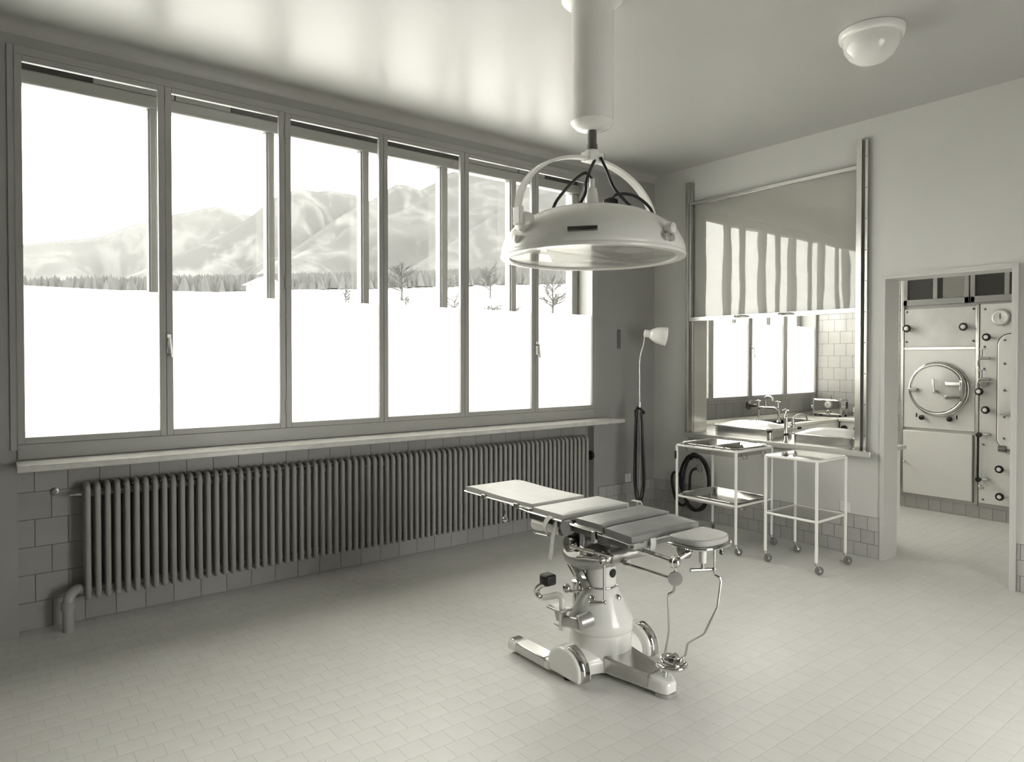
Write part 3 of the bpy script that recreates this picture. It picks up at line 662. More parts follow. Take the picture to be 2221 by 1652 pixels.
MB().cyl((RX0-0.02, -0.005, 0.763), (-5.02, -0.005, 0.763), 0.013).cyl((-5.02, -0.005, 0.763), (-5.06, -0.005, 0.763), 0.008).cyl((-5.03, -0.005, 0.763), (-5.036, -0.005, 0.763), 0.014).build('bleed_valve', 'steel', rad)
vk = thing('radiator_valve', (-0.93, 0.03, 0.63), 'round black hand valve on the niche side at the radiator end', 'valve')
MB().cyl((-0.985, 0.0, 0.63), (-0.925, 0.0, 0.63), 0.014).build('spindle', 'steel', vk)
MB().lathe((-0.925, 0.0, 0.63), [(0.012, 0), (0.040, 0.006), (0.046, 0.022), (0.040, 0.036), (0.0, 0.040)], 24, axis=(1, 0, 0)).build('hand_wheel', 'black_plastic', vk)
hp = MB().lathe((-5.125, 0.082, 0.778), [(0.022, 0), (0.022, 0.006), (0.012, 0.009), (0, 0.007)], 20, axis=(0, -1, 0))
tag(hp.build('wall_plug', 'dark_steel'), 'round dark plug on the niche tiles left of the radiator', 'plug')

# ================================================================== SURGICAL LAMP
LX, LY = -2.958, -2.125
lamp = thing('surgical_lamp', (LX, LY, H), 'large white domed operating lamp hanging from the ceiling column', 'lamp')
MB().lathe((LX, LY, 0), [(0.108, 2.758), (0.108, 3.352)], 40).build('ceiling_column', 'lamp_enamel', lamp)
MB().lathe((LX, LY, 0), [(0.110, 3.36), (0.145, 3.368), (0.158, 3.380), (0.158, 3.399)], 40).build('ceiling_flange', 'lamp_enamel', lamp)
MB().lathe((LX, LY, 0), [(0.0, 2.716), (0.05, 2.716), (0.085, 2.728), (0.106, 2.750), (0.111, 2.757), (0.109, 2.760)], 40).build('column_cap', 'white_enamel', lamp)
MB().cyl((LX, LY, 2.73), (LX, LY, 2.60), 0.023, n=20).cyl((LX, LY, 2.645), (LX, LY, 2.60), 0.027, n=20).build('stem', 'dark_steel', lamp)
MB().box(LX-0.05, LX+0.05, LY-0.035, LY+0.035, 2.555, 2.605).cyl((LX, LY, 2.60), (LX, LY, 2.615), 0.04).build('yoke_hub', 'lamp_enamel', lamp, bevel=0.010)
# yoke arch along x
ya = MB(); na = 36; pv = []
for i in range(na+1):
    t = PI*i/na; pv.append((LX - 0.485*math.cos(t), 2.235 + 0.335*math.sin(t)**0.92))
for i in range(na+1):
    a = pv[max(i-1, 0)]; b = pv[min(i+1, na)]; dx, dz = b[0]-a[0], b[1]-a[1]; l = math.hypot(dx, dz); nx, nz = -dz/l, dx/l
    for (w_, t_) in ((-0.022, -0.007), (0.022, -0.007), (0.022, 0.007), (-0.022, 0.007)):
        ya.v.append(Vector((pv[i][0] + nx*t_, LY + w_, pv[i][1] + nz*t_)))
for i in range(na):
    for j in range(4):
        j2 = (j+1) % 4; ya.f.append((i*4+j, i*4+j2, (i+1)*4+j2, (i+1)*4+j))
ya.f.append((0, 1, 2, 3)); ya.f.append((na*4, na*4+3, na*4+2, na*4+1))
ya.build('yoke', 'lamp_enamel', lamp, ang=50)
for s_ in (-1, 1):
    MB().lathe((LX+s_*0.420, LY, 2.195), [(0.05, 0), (0.05, 0.03), (0.042, 0.055), (0.0, 0.06)], 24, axis=(s_, 0, 0)).box(LX+s_*0.470, LX+s_*0.495, LY-0.026, LY+0.026, 2.18, 2.265).build('pivot_boss', 'lamp_enamel', lamp, bevel=0.004)
# dome shell
outer = [(0.464, 2.068), (0.469, 2.080), (0.467, 2.105), (0.457, 2.138), (0.435, 2.178), (0.400, 2.216), (0.345, 2.252), (0.283, 2.282), (0.210, 2.303), (0.13, 2.314), (0.06, 2.318), (0.0, 2.318)]
MB().lathe((LX, LY, 0), outer[::-1], 72).build('dome', 'lamp_enamel', lamp, ang=60)
inner = [(0.440, 2.074), (0.440, 2.10), (0.418, 2.150), (0.375, 2.195), (0.31, 2.235), (0.22, 2.268), (0.10, 2.285), (0.0, 2.29)]
MB().lathe((LX, LY, 0), inner, 40).build('mirror_reflector', 'mirror', lamp, ang=8)
MB().lathe((LX, LY, 0), [(0.440, 2.094), (0.428, 2.090), (0.426, 2.062), (0.434, 2.057), (0.469, 2.060), (0.473, 2.070), (0.468, 2.081), (0.440, 2.084)], 72).build('rim_ring', 'lamp_enamel', lamp, ang=50)
MB().lathe((LX, LY, 0), [(0.427, 2.068), (0.20, 2.068), (0.0, 2.068)], 48).build('cover_glass', 'plate_glass', lamp)
MB().lathe((LX, LY, 2.09), [(0.0, 0), (0.06, 0.02), (0.085, 0.07), (0.07, 0.15), (0.045, 0.22)], 24).build('main_bulb', 'opal_glass', lamp)
for a in (-45-10, 60, 180):
    bx, by = LX + 0.36*math.cos(R(a)), LY + 0.36*math.sin(R(a))
    MB().ball((bx, by, 2.125), 0.04, 14, (1.3, 1, 0.9)).cyl((bx, by, 2.12), (bx+0.05*math.cos(R(a)), by+0.05*math.sin(R(a)), 2.14), 0.022).build('auxiliary_bulb', 'opal_glass', lamp)
# socket on top, knobs, plate
MB().lathe((LX, LY, 2.315), [(0.050, 0), (0.046, 0.02), (0.030, 0.035)], 24).build('socket_base', 'cast_grey', lamp)
MB().lathe((LX, LY, 2.345), [(0.034, 0), (0.034, 0.02), (0.026, 0.07), (0.020, 0.078), (0.014, 0.08), (0.013, 0.125)], 24).build('lamp_socket', 'white_enamel', lamp)
MB().box(LX+0.05, LX+0.11, LY-0.08, LY-0.03, 2.312, 2.37).build('terminal_box', 'black_plastic', lamp, bevel=0.006)
cables = [
 [(LX-0.01, LY-0.03, 2.56), (LX-0.03, LY-0.01, 2.50), (LX-0.045, LY, 2.44), (LX-0.05, LY, 2.39), (LX-0.09, LY+0.01, 2.312)],
 [(LX+0.02, LY-0.04, 2.575), (LX+0.05, LY-0.06, 2.50), (LX+0.08, LY-0.08, 2.42), (LX+0.15, LY-0.12, 2.335), (LX+0.19, LY-0.15, 2.295)],
 [(LX, LY, 2.468), (LX-0.03, LY+0.02, 2.50), (LX-0.09, LY+0.05, 2.45), (LX-0.15, LY+0.10, 2.36), (LX-0.17, LY+0.12, 2.295)],
 [(LX+0.08, LY-0.06, 2.365), (LX+0.11, LY-0.08, 2.395), (LX+0.18, LY-0.13, 2.385), (LX+0.25, LY-0.17, 2.325), (LX+0.27, LY-0.18, 2.26)]]
for cpts in cables: MB().tube(spline(cpts, 8), 0.008, 8).build('cable', 'black_rubber', lamp)
def on_dome(px_off, zz, r):   # angle around the dome, measured from the camera side
    a = R(225.6) + px_off
    return Vector((LX + r*math.cos(a), LY + r*math.sin(a), zz)), Vector((math.cos(a), math.sin(a), 0))
p, n_ = on_dome(-0.86, 2.118, 0.455); MB().lathe(p, [(0.020, 0), (0.020, 0.022), (0.012, 0.026), (0, 0.027)], 18, axis=n_).build('rim_knob', 'lamp_enamel', lamp)
for q in (0.80, 0.87):
    p, n_ = on_dome(q, 2.110, 0.457); MB().lathe(p, [(0.018, 0), (0.018, 0.03), (0.010, 0.033), (0, 0.033)], 18, axis=n_).build('rim_knob', 'cast_grey', lamp)
p, n_ = on_dome(0.85, 2.152, 0.442); MB().lathe(p, [(0.014, 0), (0.016, 0.014), (0.024, 0.022), (0.028, 0.038), (0.023, 0.056), (0, 0.064)], 20, axis=n_).build('side_bulb', 'opal_glass', lamp)
p, n_ = on_dome(-0.09, 2.132, 0.463); t_ = Vector((-n_.y, n_.x, 0)); MB().obox(p - t_*0.068, p + t_*0.068, 0.012, 0.022).build('name_plate', 'dark_steel', lamp, bevel=0.003)

# ---- ceiling lamp
cl = thing('ceiling_lamp', (-1.44, -2.82, H), 'round opal glass ceiling lamp near the right wall', 'lamp')
MB().lathe((-1.44, -2.82, 0), [(0.172, 3.398), (0.172, 3.372), (0.165, 3.362), (0.150, 3.358)], 48).build('ring_mount', 'white_enamel', cl)
MB().lathe((-1.44, -2.82, 0), [(0.152, 3.366), (0.150, 3.335), (0.138, 3.295), (0.110, 3.255), (0.070, 3.230), (0.03, 3.220), (0, 3.219)], 48).build('globe', 'opal_glass', cl, ang=70)

# ================================================================== OPERATING TABLE
BX, BY = -2.965, -2.20
ot = thing('operating_table', (BX, BY, 0), 'white and chrome operating table on a wheeled pedestal base', 'operating table')
# base casting: drum, wheel housings, arms
MB().lathe((BX, BY, 0), [(0.150, 0.015), (0.158, 0.04), (0.156, 0.185), (0.150, 0.19)], 48).build('base_drum', 'white_enamel', ot)
MB().lathe((BX, BY, 0), [(0.150, 0.186), (0.160, 0.192), (0.163, 0.198), (0.163, 0.230), (0.162, 0.240), (0.158, 0.250), (0.152, 0.262), (0.148, 0.270), (0.0885, 0.390), (0.0855, 0.396), (0.080, 0.404)], 64).build('cone_cover', 'white_enamel', ot, ang=60)
MB().tube(circ((BX, BY, 0.404), 0.081, 40), 0.005, 8, closed=True).build('neck_ring', 'chrome', ot)
MB().lathe((BX, BY, 0), [(0.078, 0.400), (0.076, 0.53), (0.074, 0.54)], 48).build('neck', 'white_enamel', ot)
def housing(x0, x1, name):
    n = 14; r = 0.115; yc = BY - 0.03
    poly = [(-0.115, 0.018), (0.115, 0.018)] + [(r*math.cos(R(a)), 0.055 + 0.105*math.sin(R(a))) for a in range(0, 181, 12)]
    h = MB().prism(poly, (x0, yc, 0), (0, 1, 0), (0, 0, 1), (x1-x0, 0, 0)).build(name, 'white_enamel', ot, bevel=0.016, seg=3)
    arc = [(r+0.002)*1.0*1.0 for a in range(5)]
    cs_ = MB(); pts = []
    for a in range(180, 281, 8): pass
    ang_ = list(range(95, 181, 6))
    xm = (x0+x1)/2; wv = abs(x1-x0)*0.30
    vs = []; fs = []
    prof_ = [(yc + (r+0.003)*math.cos(R(a)), 0.055 + 0.108*math.sin(R(a))) for a in ang_] + [(yc - r - 0.003, 0.022)]
    for (y_, z_) in prof_: vs += [(xm-wv, y_, z_), (xm+wv, y_, z_)]
    for i in range(len(prof_)-1): fs.append((2*i, 2*i+1, 2*i+3, 2*i+2))
    so = cs_.add(vs, fs).build('guard_strip', 'chrome', h, ang=60)
    md = so.modifiers.new('solid', 'SOLIDIFY'); md.thickness = 0.003
    return h
hl = housing(-3.255, -3.165, 'wheel_housing'); hr = housing(-2.765, -2.675, 'wheel_housing')
# cross casting joining drum and housings
cc = MB(); secs = []
for xx, zt, hw in ((-3.17, 0.125, 0.085), (-3.12, 0.125, 0.085), (-3.05, 0.150, 0.11), (-2.965, 0.165, 0.14), (-2.88, 0.150, 0.11), (-2.81, 0.125, 0.085), (-2.76, 0.125, 0.085)):
    secs.append([(xx, BY-0.02 + hw*math.cos(R(a)), 0.045 + (zt-0.045)*math.sin(R(a)) if a <= 180 else 0.045) for a in range(0, 181, 15)] + [(xx, BY-0.02-hw, 0.022), (xx, BY-0.02+hw, 0.022)])
k0 = len(secs[0])
for s_ in secs: cc.v += [Vector(p) for p in s_]
for i in range(len(secs)-1):
    for j in range(k0): cc.f.append((i*k0+j, i*k0+(j+1) % k0, (i+1)*k0+(j+1) % k0, (i+1)*k0+j))
cc.f.append(tuple(range(k0))); cc.f.append(tuple(range((len(secs)-1)*k0, len(secs)*k0)))
cc.build('cross_casting', 'white_enamel', ot, ang=60)
# rear feet (two), running toward the window wall
def rear_foot(xc):
    f = MB().prism([(-0.04, 0.016), (0.04, 0.016), (0.04, 0.058), (0.028, 0.068), (-0.028, 0.068), (-0.04, 0.058)], (xc, BY+0.06, 0), (1, 0, 0), (0, 0, 1), (0, 0.335, 0)).build('rear_foot', 'white_enamel', ot, bevel=0.010, seg=3)
    MB().box(xc-0.0425, xc+0.0425, BY+0.095, BY+0.325, 0.024, 0.0705).build('foot_plate', 'steel', f, bevel=0.006)
    MB().box(xc-0.030, xc+0.030, BY+0.345, BY+0.385, 0.066, 0.073).build('foot_cap', 'chrome', f, bevel=0.003)
rear_foot(-3.222); rear_foot(-2.708)
# front foot
ff = MB(); fs_ = []
for yy, hw, zt in ((-2.28, 0.105, 0.105), (-2.38, 0.092, 0.095), (-2.50, 0.070, 0.088), (-2.58, 0.056, 0.086), (-2.63, 0.050, 0.082), (-2.66, 0.030, 0.070)):
    fs_.append([(BX-hw, yy, 0.018), (BX+hw, yy, 0.018), (BX+hw, yy, zt-0.012), (BX+hw-0.012, yy, zt), (BX-hw+0.012, yy, zt), (BX-hw, yy, zt-0.012)])
for s_ in fs_: ff.v += [Vector(p) for p in s_]
for i in range(len(fs_)-1):
    for j in range(6): ff.f.append((i*6+j, i*6+(j+1) % 6, (i+1)*6+(j+1) % 6, (i+1)*6+j))
ff.f.append((0, 1, 2, 3, 4, 5)); ff.f.append(tuple(range(30, 36)))
fo = ff.build('front_foot', 'white_enamel', ot, bevel=0.010, seg=3)
fp = MB(); fs_ = []
for yy, hw, zt in ((-2.325, 0.102, 0.103), (-2.40, 0.0925, 0.0975), (-2.50, 0.0735, 0.0915), (-2.565, 0.061, 0.090)):
    fs_.append([(BX-hw, yy, 0.030), (BX+hw, yy, 0.030), (BX+hw, yy, zt-0.010), (BX+hw-0.010, yy, zt), (BX-hw+0.010, yy, zt), (BX-hw, yy, zt-0.010)])
for s_ in fs_: fp.v += [Vector(p) for p in s_]
for i in range(len(fs_)-1):
    for j in range(6): fp.f.append((i*6+j, i*6+(j+1) % 6, (i+1)*6+(j+1) % 6, (i+1)*6+j))
fp.f.append((0, 1, 2, 3, 4, 5)); fp.f.append(tuple(range(18, 24)))
fp.build('foot_plate', 'steel', fo)
MB().lathe((BX, -2.615, 0), [(0.05, 0.0), (0.05, 0.018)], 20).build('floor_glide', 'cast_grey', fo)
for xx in (-3.21, -2.72):
    for yy in (BY-0.03, BY+0.34): MB().lathe((xx, yy, 0), [(0.025, 0.0), (0.025, 0.018)], 16).build('floor_glide', 'black_rubber', ot)
# locking pedal ring at the tip of the front foot
MB().cyl((BX, -2.612, 0.080), (BX, -2.612, 0.128), 0.016, n=16).cyl((BX, -2.612, 0.095), (BX, -2.612, 0.108), 0.020, n=16).build('pedal_post', 'chrome', fo)
ring_pts = [(BX-0.055, -2.655, 0.150), (BX-0.03, -2.60, 0.140), (BX, -2.585, 0.132), (BX+0.03, -2.60, 0.140), (BX+0.055, -2.655, 0.150), (BX+0.045, -2.70, 0.156), (BX, -2.72, 0.158), (BX-0.045, -2.70, 0.156)]
MB().tube(spline(ring_pts + [ring_pts[0]], 6)[:-1], 0.010, 10, closed=True).build('lock_ring', 'chrome', fo)
MB().tube(circ((BX, -2.655, 0.170), 0.046, 28, (0.0, -0.15, 1)), 0.010, 10, closed=True).build('step_ring', 'chrome', fo)
MB().lathe((BX, -2.655, 0.150), [(0.044, 0), (0.044, 0.012), (0, 0.014)], 24).build('step_cup', 'dark_steel', fo)
# buttons on the cone
for a, zz, r_ in ((232.35-31, 0.358, 0.106), (232.35+47, 0.358, 0.106)):
    p = Vector((BX + r_*math.cos(R(a)), BY + r_*math.sin(R(a)), zz)); ax_ = Vector((math.cos(R(a))*0.86, math.sin(R(a))*0.86, 0.5))
    MB().lathe(p, [(0.016, -0.006), (0.016, 0.006), (0.010, 0.012), (0, 0.014)], 18, axis=ax_).build('cone_button', 'chrome', ot)
MB().cyl((BX-0.06, BY+0.12, 0.28), (BX-0.06, BY+0.12, 0.385), 0.018).cyl((BX-0.06, BY+0.12, 0.385), (BX-0.06, BY+0.12, 0.40), 0.022).build('rear_valve', 'chrome', ot)
a = R(232.35 + 43); p = Vector((BX + 0.0775*math.cos(a), BY + 0.0775*math.sin(a), 0.475))
MB().lathe(p, [(0.022, -0.004), (0.022, 0.003), (0.014, 0.005), (0, 0.005)], 24, axis=(math.cos(a), math.sin(a), 0)).build('badge', 'black_plastic', ot)
MB().obox(Vector((BX + 0.0775*math.cos(a-0.2), BY + 0.0775*math.sin(a-0.2), 0.515)), Vector((BX + 0.0775*math.cos(a+0.2), BY + 0.0775*math.sin(a+0.2), 0.515)), 0.006, 0.012).build('name_plate', 'black_plastic', ot)
# tilting head: bowl housing, crank, column top
MB().lathe((BX+0.0, BY+0.06, 0), [(0.05, 0.475), (0.11, 0.49), (0.145, 0.515), (0.155, 0.548), (0.150, 0.556), (0.0, 0.556)], 40).build('swivel_bowl', 'cast_grey', ot, ang=50)
MB().lathe((BX, BY, 0), [(0.085, 0.535), (0.095, 0.56), (0.095, 0.60), (0.07, 0.64), (0.06, 0.70)], 32).build('tilt_head', 'dark_steel', ot)
MB().cyl((BX-0.16, BY+0.02, 0.645), (BX+0.16, BY+0.02, 0.645), 0.055, n=24).build('tilt_axle', 'dark_steel', ot)
MB().lathe((BX-0.205, BY+0.03, 0.632), [(0.038, 0), (0.040, 0.02), (0.034, 0.04), (0, 0.042)], 24, axis=(1, -0.25, 0)).build('gear_case', 'chrome', ot)
cb0, cb1 = Vector((BX-0.10, BY+0.09, 0.50)), Vector((BX-0.085, BY+0.015, 0.395))
MB().cyl(cb0 + Vector((0, 0.01, 0.012)), cb0.lerp(cb1, 0.4), 0.037, 0.034, 18).cyl(cb0.lerp(cb1, 0.35), cb1, 0.029, 0.027, 8).build('crank_sleeve', 'chrome', ot)
MB().tube(spline([cb1, cb1 + Vector((-0.02, 0.02, -0.012)), Vector((BX-0.125, BY+0.07, 0.374)), Vector((BX-0.135, BY+0.09, 0.371))], 4), 0.008, 8).build('crank_arm', 'chrome', ot)
MB().ball((BX-0.138, BY+0.105, 0.380), 0.022, 16, (1, 1, 1.1)).build('crank_knob', 'chrome', ot)
# hanging control rod with hand lever
rv = [(BX-0.07, BY-0.095, 0.60), (BX-0.092, BY-0.115, 0.597), (BX-0.102, BY-0.125, 0.58), (BX-0.103, BY-0.128, 0.37)]
MB().tube(spline(rv, 5), 0.0065, 8).build('control_rod', 'steel', ot)
MB().ball((BX-0.103, BY-0.128, 0.368), 0.012).cyl((BX-0.103, BY-0.128, 0.366), (BX-0.140, BY-0.073, 0.355), 0.007, 0.013).ball((BX-0.140, BY-0.073, 0.355), 0.0135).build('hand_lever', 'chrome', ot)
# foot pedal arm on the left of the base
PX = -3.165
MB().cyl((BX-0.13, -2.262, 0.275), (PX-0.005, -2.250, 0.265), 0.036, n=22).build('pedal_bracket', 'cast_grey', ot, bevel=0.004)
MB().obox((PX, -2.255, 0.262), (PX, -2.125, 0.240), 0.022, 0.058).build('pedal_link', 'cast_grey', ot, bevel=0.010, seg=3)
MB().box(PX-0.04, PX+0.04, -2.165, -2.055, 0.292, 0.304).prism([(-0.045, 0), (0.04, 0), (0.02, -0.06), (-0.02, -0.06)], (PX-0.01, -2.115, 0.292), (0, 1, 0), (0, 0, 1), (0.02, 0, 0)).build('pedal_guide', 'cast_grey', ot, bevel=0.004)
MB().tube(spline([(PX, -2.130, 0.195), (PX, -2.130, 0.33), (PX, -2.122, 0.352), (PX, -2.095, 0.358), (PX, -2.045, 0.338), (PX, -1.995, 0.318)], 6), 0.0165, 12).build('pedal_arm', 'white_enamel', ot)
MB().tube(spline([(PX, -2.005, 0.321), (PX, -1.965, 0.310), (PX, -1.935, 0.325), (PX, -1.940, 0.350), (PX, -1.975, 0.378), (PX, -2.005, 0.392)], 6), 0.0155, 12).build('pedal_hook', 'chrome', ot)
MB().box(PX-0.032, PX+0.032, -2.055, -1.985, 0.392, 0.448).build('foot_pad', 'black_rubber', ot, bevel=0.012, seg=3)
MB().prism([(0, 0), (0.07, 0.008), (0.0, 0.016)], (PX, -2.13, 0.196), (0, 1, 0), (0, 0, 1), (0.01, 0, 0)).build('pointer', 'cast_grey', ot)
# ---- table sections
def pad(name, x0, x1, y0, y1, zf, m, th=0.028, frame=True, rail=True):
    """zf(u,v) gives the top height, u across 0..1, v along 0..1"""
    nu, nv = 10, 12; P = MB(); vs = []; fs = []
    for i in range(nu+1):
        for j in range(nv+1):
            u, v = i/nu, j/nv
            e = min(u, 1-u, v, 1-v); drop = 0.006*max(0, 1 - e/0.06)**2
            vs.append((x0+(x1-x0)*u, y0+(y1-y0)*v, zf(u, v) - drop))
    for i in range(nu):
        for j in range(nv): fs.append((i*(nv+1)+j, (i+1)*(nv+1)+j, (i+1)*(nv+1)+j+1, i*(nv+1)+j+1))
    n0 = len(vs); vs += [(p[0], p[1], p[2] - th) for p in vs]
    fs += [tuple(n0+q for q in f[::-1]) for f in fs[:]]
    ring = [i*(nv+1) for i in range(nu+1)] + [nu*(nv+1)+j for j in range(1, nv+1)] + [i*(nv+1)+nv for i in range(nu-1, -1, -1)] + [j for j in range(nv-1, 0, -1)]
    for a_, b_ in zip(ring, ring[1:]+ring[:1]): fs.append((a_, b_, n0+b_, n0+a_))
    o_ = P.add(vs, fs).build(name, m, ot, ang=50)
    if frame:
        k_ = MB(); zz = lambda u, v: zf(u, v) - th - 0.004
        k_.tube([(x0-0.006, y0, zz(0, 0)), (x0-0.006, (y0+y1)/2, zz(0, .5)), (x0-0.006, y1, zz(0, 1))], 0.006, 8)
        k_.tube([(x1+0.006, y0, zz(1, 0)), (x1+0.006, (y0+y1)/2, zz(1, .5)), (x1+0.006, y1, zz(1, 1))], 0.006, 8)
        k_.tube([(x0-0.006, y0, zz(0, 0)), (x1+0.006, y0, zz(1, 0))], 0.006, 8).tube([(x0-0.006, y1, zz(0, 1)), (x1+0.006, y1, zz(1, 1))], 0.006, 8)
        k_.build('pad_frame', 'chrome', o_)
    return o_
pA = pad('leg_pad', -3.160, -2.785, -1.885, -1.255, lambda u, v: 0.788 + 0.010*v - 0.020*math.sin(PI*v)*0.35 - 0.008*max(0, (v-0.82)/0.18)**2*3*0.5, 'pale_rubber')
pB = pad('back_pad', -3.19, -2.72, -2.165, -1.93, lambda u, v: 0.783, 'pale_rubber', 0.030)
pC = pad('seat_pad', -3.19, -2.72, -2.437, -2.255, lambda u, v: 0.787, 'dark_rubber', 0.032)
pD = pad('shoulder_pad', -3.19, -2.72, -2.615, -2.448, lambda u, v: 0.768 + 0.010*v, 'dark_rubber', 0.032)
# under-frames and side rails
for s_, xx in ((-1, -3.185), (1, -2.725)):
    MB().box(xx-0.006, xx+0.006, -2.165, -1.90, 0.715, 0.745).build('back_rail', 'dark_steel', ot, bevel=0.002)
    MB().box(xx-0.008, xx+0.008, -2.385, -2.19, 0.712, 0.742).build('seat_rail', 'dark_steel', ot, bevel=0.002)
    MB().box(xx-0.010, xx+0.010, -2.600, -2.405, 0.705, 0.733).build('shoulder_rail', 'dark_steel', ot, bevel=0.002)
    for y0_, y1_, z_ in ((-2.165, -1.90, 0.748), (-2.40, -2.18, 0.744), (-2.612, -2.41, 0.737)):
        MB().cyl((xx + s_*0.010, y0_, z_), (xx + s_*0.010, y1_, z_), 0.0055, n=8).build('side_bar', 'chrome', ot)
MB().box(-3.15, -2.76, -2.16, -1.95, 0.735, 0.75).build('back_plate', 'dark_steel', ot)
MB().box(-3.15, -2.76, -2.43, -2.26, 0.735, 0.752).build('seat_plate', 'dark_steel', ot)
MB().box(-3.17, -2.74, -2.61, -2.455, 0.700, 0.734).build('shoulder_plate', 'cast_grey', ot, bevel=0.004)
MB().box(-3.12, -3.09, -2.42, -2.05, 0.66, 0.735).box(-2.84, -2.81, -2.42, -2.05, 0.66, 0.735).box(-3.11, -2.82, -2.30, -2.10, 0.66, 0.70).build('saddle', 'dark_steel', ot, bevel=0.006)
MB().lathe((-3.205, -2.195, 0.722), [(0.036, 0), (0.036, 0.03), (0, 0.032)], 24, axis=(1, 0, 0)).build('hinge_disc', 'cast_grey', ot)
MB().lathe((-2.745, -2.195, 0.722), [(0.036, 0), (0.036, 0.03), (0, 0.032)], 24, axis=(1, 0, 0)).build('hinge_disc', 'cast_grey', ot)
MB().box(-3.205, -3.185, -2.40, -2.375, 0.690, 0.745).build('rail_clamp', 'steel', ot, bevel=0.003)
# leg section stays
for xx in (-3.166, -2.779):
    MB().cyl((xx, -1.885, 0.735), (xx, -1.70, 0.752), 0.005, n=8).build('leg_stay', 'chrome', ot)
    MB().lathe((xx, -1.895, 0.742), [(0.022, -0.008), (0.022, 0.008)], 18, axis=(1, 0, 0)).build('leg_hinge', 'steel', ot, bevel=0.002)
for yy in (-1.46, -1.765):
    MB().box(-3.178, -3.150, yy-0.018, yy+0.018, 0.742, 0.768).build('rail_clip', 'steel', ot, bevel=0.003)
MB().tube(spline([(-3.10, -1.565, 0.742), (-3.10, -1.563, 0.71), (-3.10, -1.572, 0.665), (-3.10, -1.57, 0.648)], 5), [0.006]*16, 8).build('release_lever', 'chrome', ot)
MB().ball((-3.10, -1.57, 0.634), 0.0165, 16).build('lever_knob', 'chrome', ot)
# rolled cushion holder and strap
MB().lathe((-3.10, -1.845, 0.666), [(0.018, -0.004), (0.030, -0.006), (0.036, 0.0), (0.036, 0.03), (0.027, 0.09), (0.027, 0.21)], 24, axis=(0, -1, 0)).build('roller_horn', 'white_enamel', ot)
MB().lathe((-3.10, -1.842, 0.666), [(0.019, 0), (0.019, 0.006)], 20, axis=(0, -1, 0)).build('horn_bore', 'black_plastic', ot)
MB().cyl((-3.14, -1.885, 0.626), (-3.14, -1.99, 0.632), 0.004, n=8).ball((-3.14, -1.885, 0.626), 0.008).ball((-3.14, -1.99, 0.632), 0.007).build('horn_pin', 'steel', ot)
sp = [(-3.205, -2.060, 0.672), (-3.208, -2.045, 0.70), (-3.206, -2.062, 0.740), (-3.200, -2.085, 0.755), (-3.190, -2.105, 0.745), (-3.195, -2.110, 0.71), (-3.205, -2.105, 0.66), (-3.208, -2.100, 0.60), (-3.206, -2.085, 0.545)]
def ribbon(pts, side, half, th):
    P = spline(pts, 6); m_ = MB(); s_ = Vector(side).normalized()
    for i in range(len(P)-1): 
        pass
    n = len(P)
    for i, p in enumerate(P):
        d = (P[min(i+1, n-1)] - P[max(i-1, 0)]).normalized(); nn = d.cross(s_).normalized()
        m_.v += [p - s_*half - nn*th, p + s_*half - nn*th, p + s_*half + nn*th, p - s_*half + nn*th]
    for i in range(n-1):
        for j in range(4): m_.f.append((i*4+j, i*4+(j+1) % 4, (i+1)*4+(j+1) % 4, (i+1)*4+j))
    m_.f += [(0, 1, 2, 3), ((n-1)*4, (n-1)*4+3, (n-1)*4+2, (n-1)*4+1)]
    return m_
ribbon(sp, (0.25, 1.0, 0.12), 0.019, 0.002).build('strap', 'strap_leather', ot)
ribbon([(-2.70, -2.21, 0.73), (-2.688, -2.21, 0.765), (-2.700, -2.21, 0.792), (-2.73, -2.21, 0.795)], (0, 1, 0), 0.020, 0.003).build('strap', 'strap_leather', ot)
ribbon([(-3.06, -2.622, 0.740), (-3.062, -2.627, 0.715), (-3.066, -2.625, 0.690)], (1, -0.1, 0), 0.016, 0.003).build('strap', 'strap_leather', ot)
# adjusting gear below the shoulder section
MB().cyl((-3.20, -2.225, 0.640), (-3.14, -2.46, 0.632), 0.0065, n=10).cyl((-3.178, -2.31, 0.637), (-3.166, -2.36, 0.635), 0.0115, n=12).build('drive_shaft', 'chrome', ot)
MB().cyl((BX-0.14, -2.395, 0.610), (BX+0.07, -2.475, 0.640), 0.034, n=24).build('worm_case', 'cast_grey', ot, bevel=0.004)
MB().cyl((BX-0.185, -2.378, 0.604), (BX-0.135, -2.397, 0.611), 0.024, n=20).cyl((BX-0.165, -2.386, 0.607), (BX-0.155, -2.39, 0.608), 0.033, n=20).build('worm_collar', 'chrome', ot)
MB().cyl((BX-0.185, -2.378, 0.604), (BX-0.21, -2.30, 0.598), 0.012, 0.010, 14).cyl((BX-0.21, -2.30, 0.598), (BX-0.23, -2.265, 0.592), 0.009, n=12).box(BX-0.215, BX-0.195, -2.30, -2.27, 0.60, 0.72).build('bracket_arm', 'steel', ot, bevel=0.003)
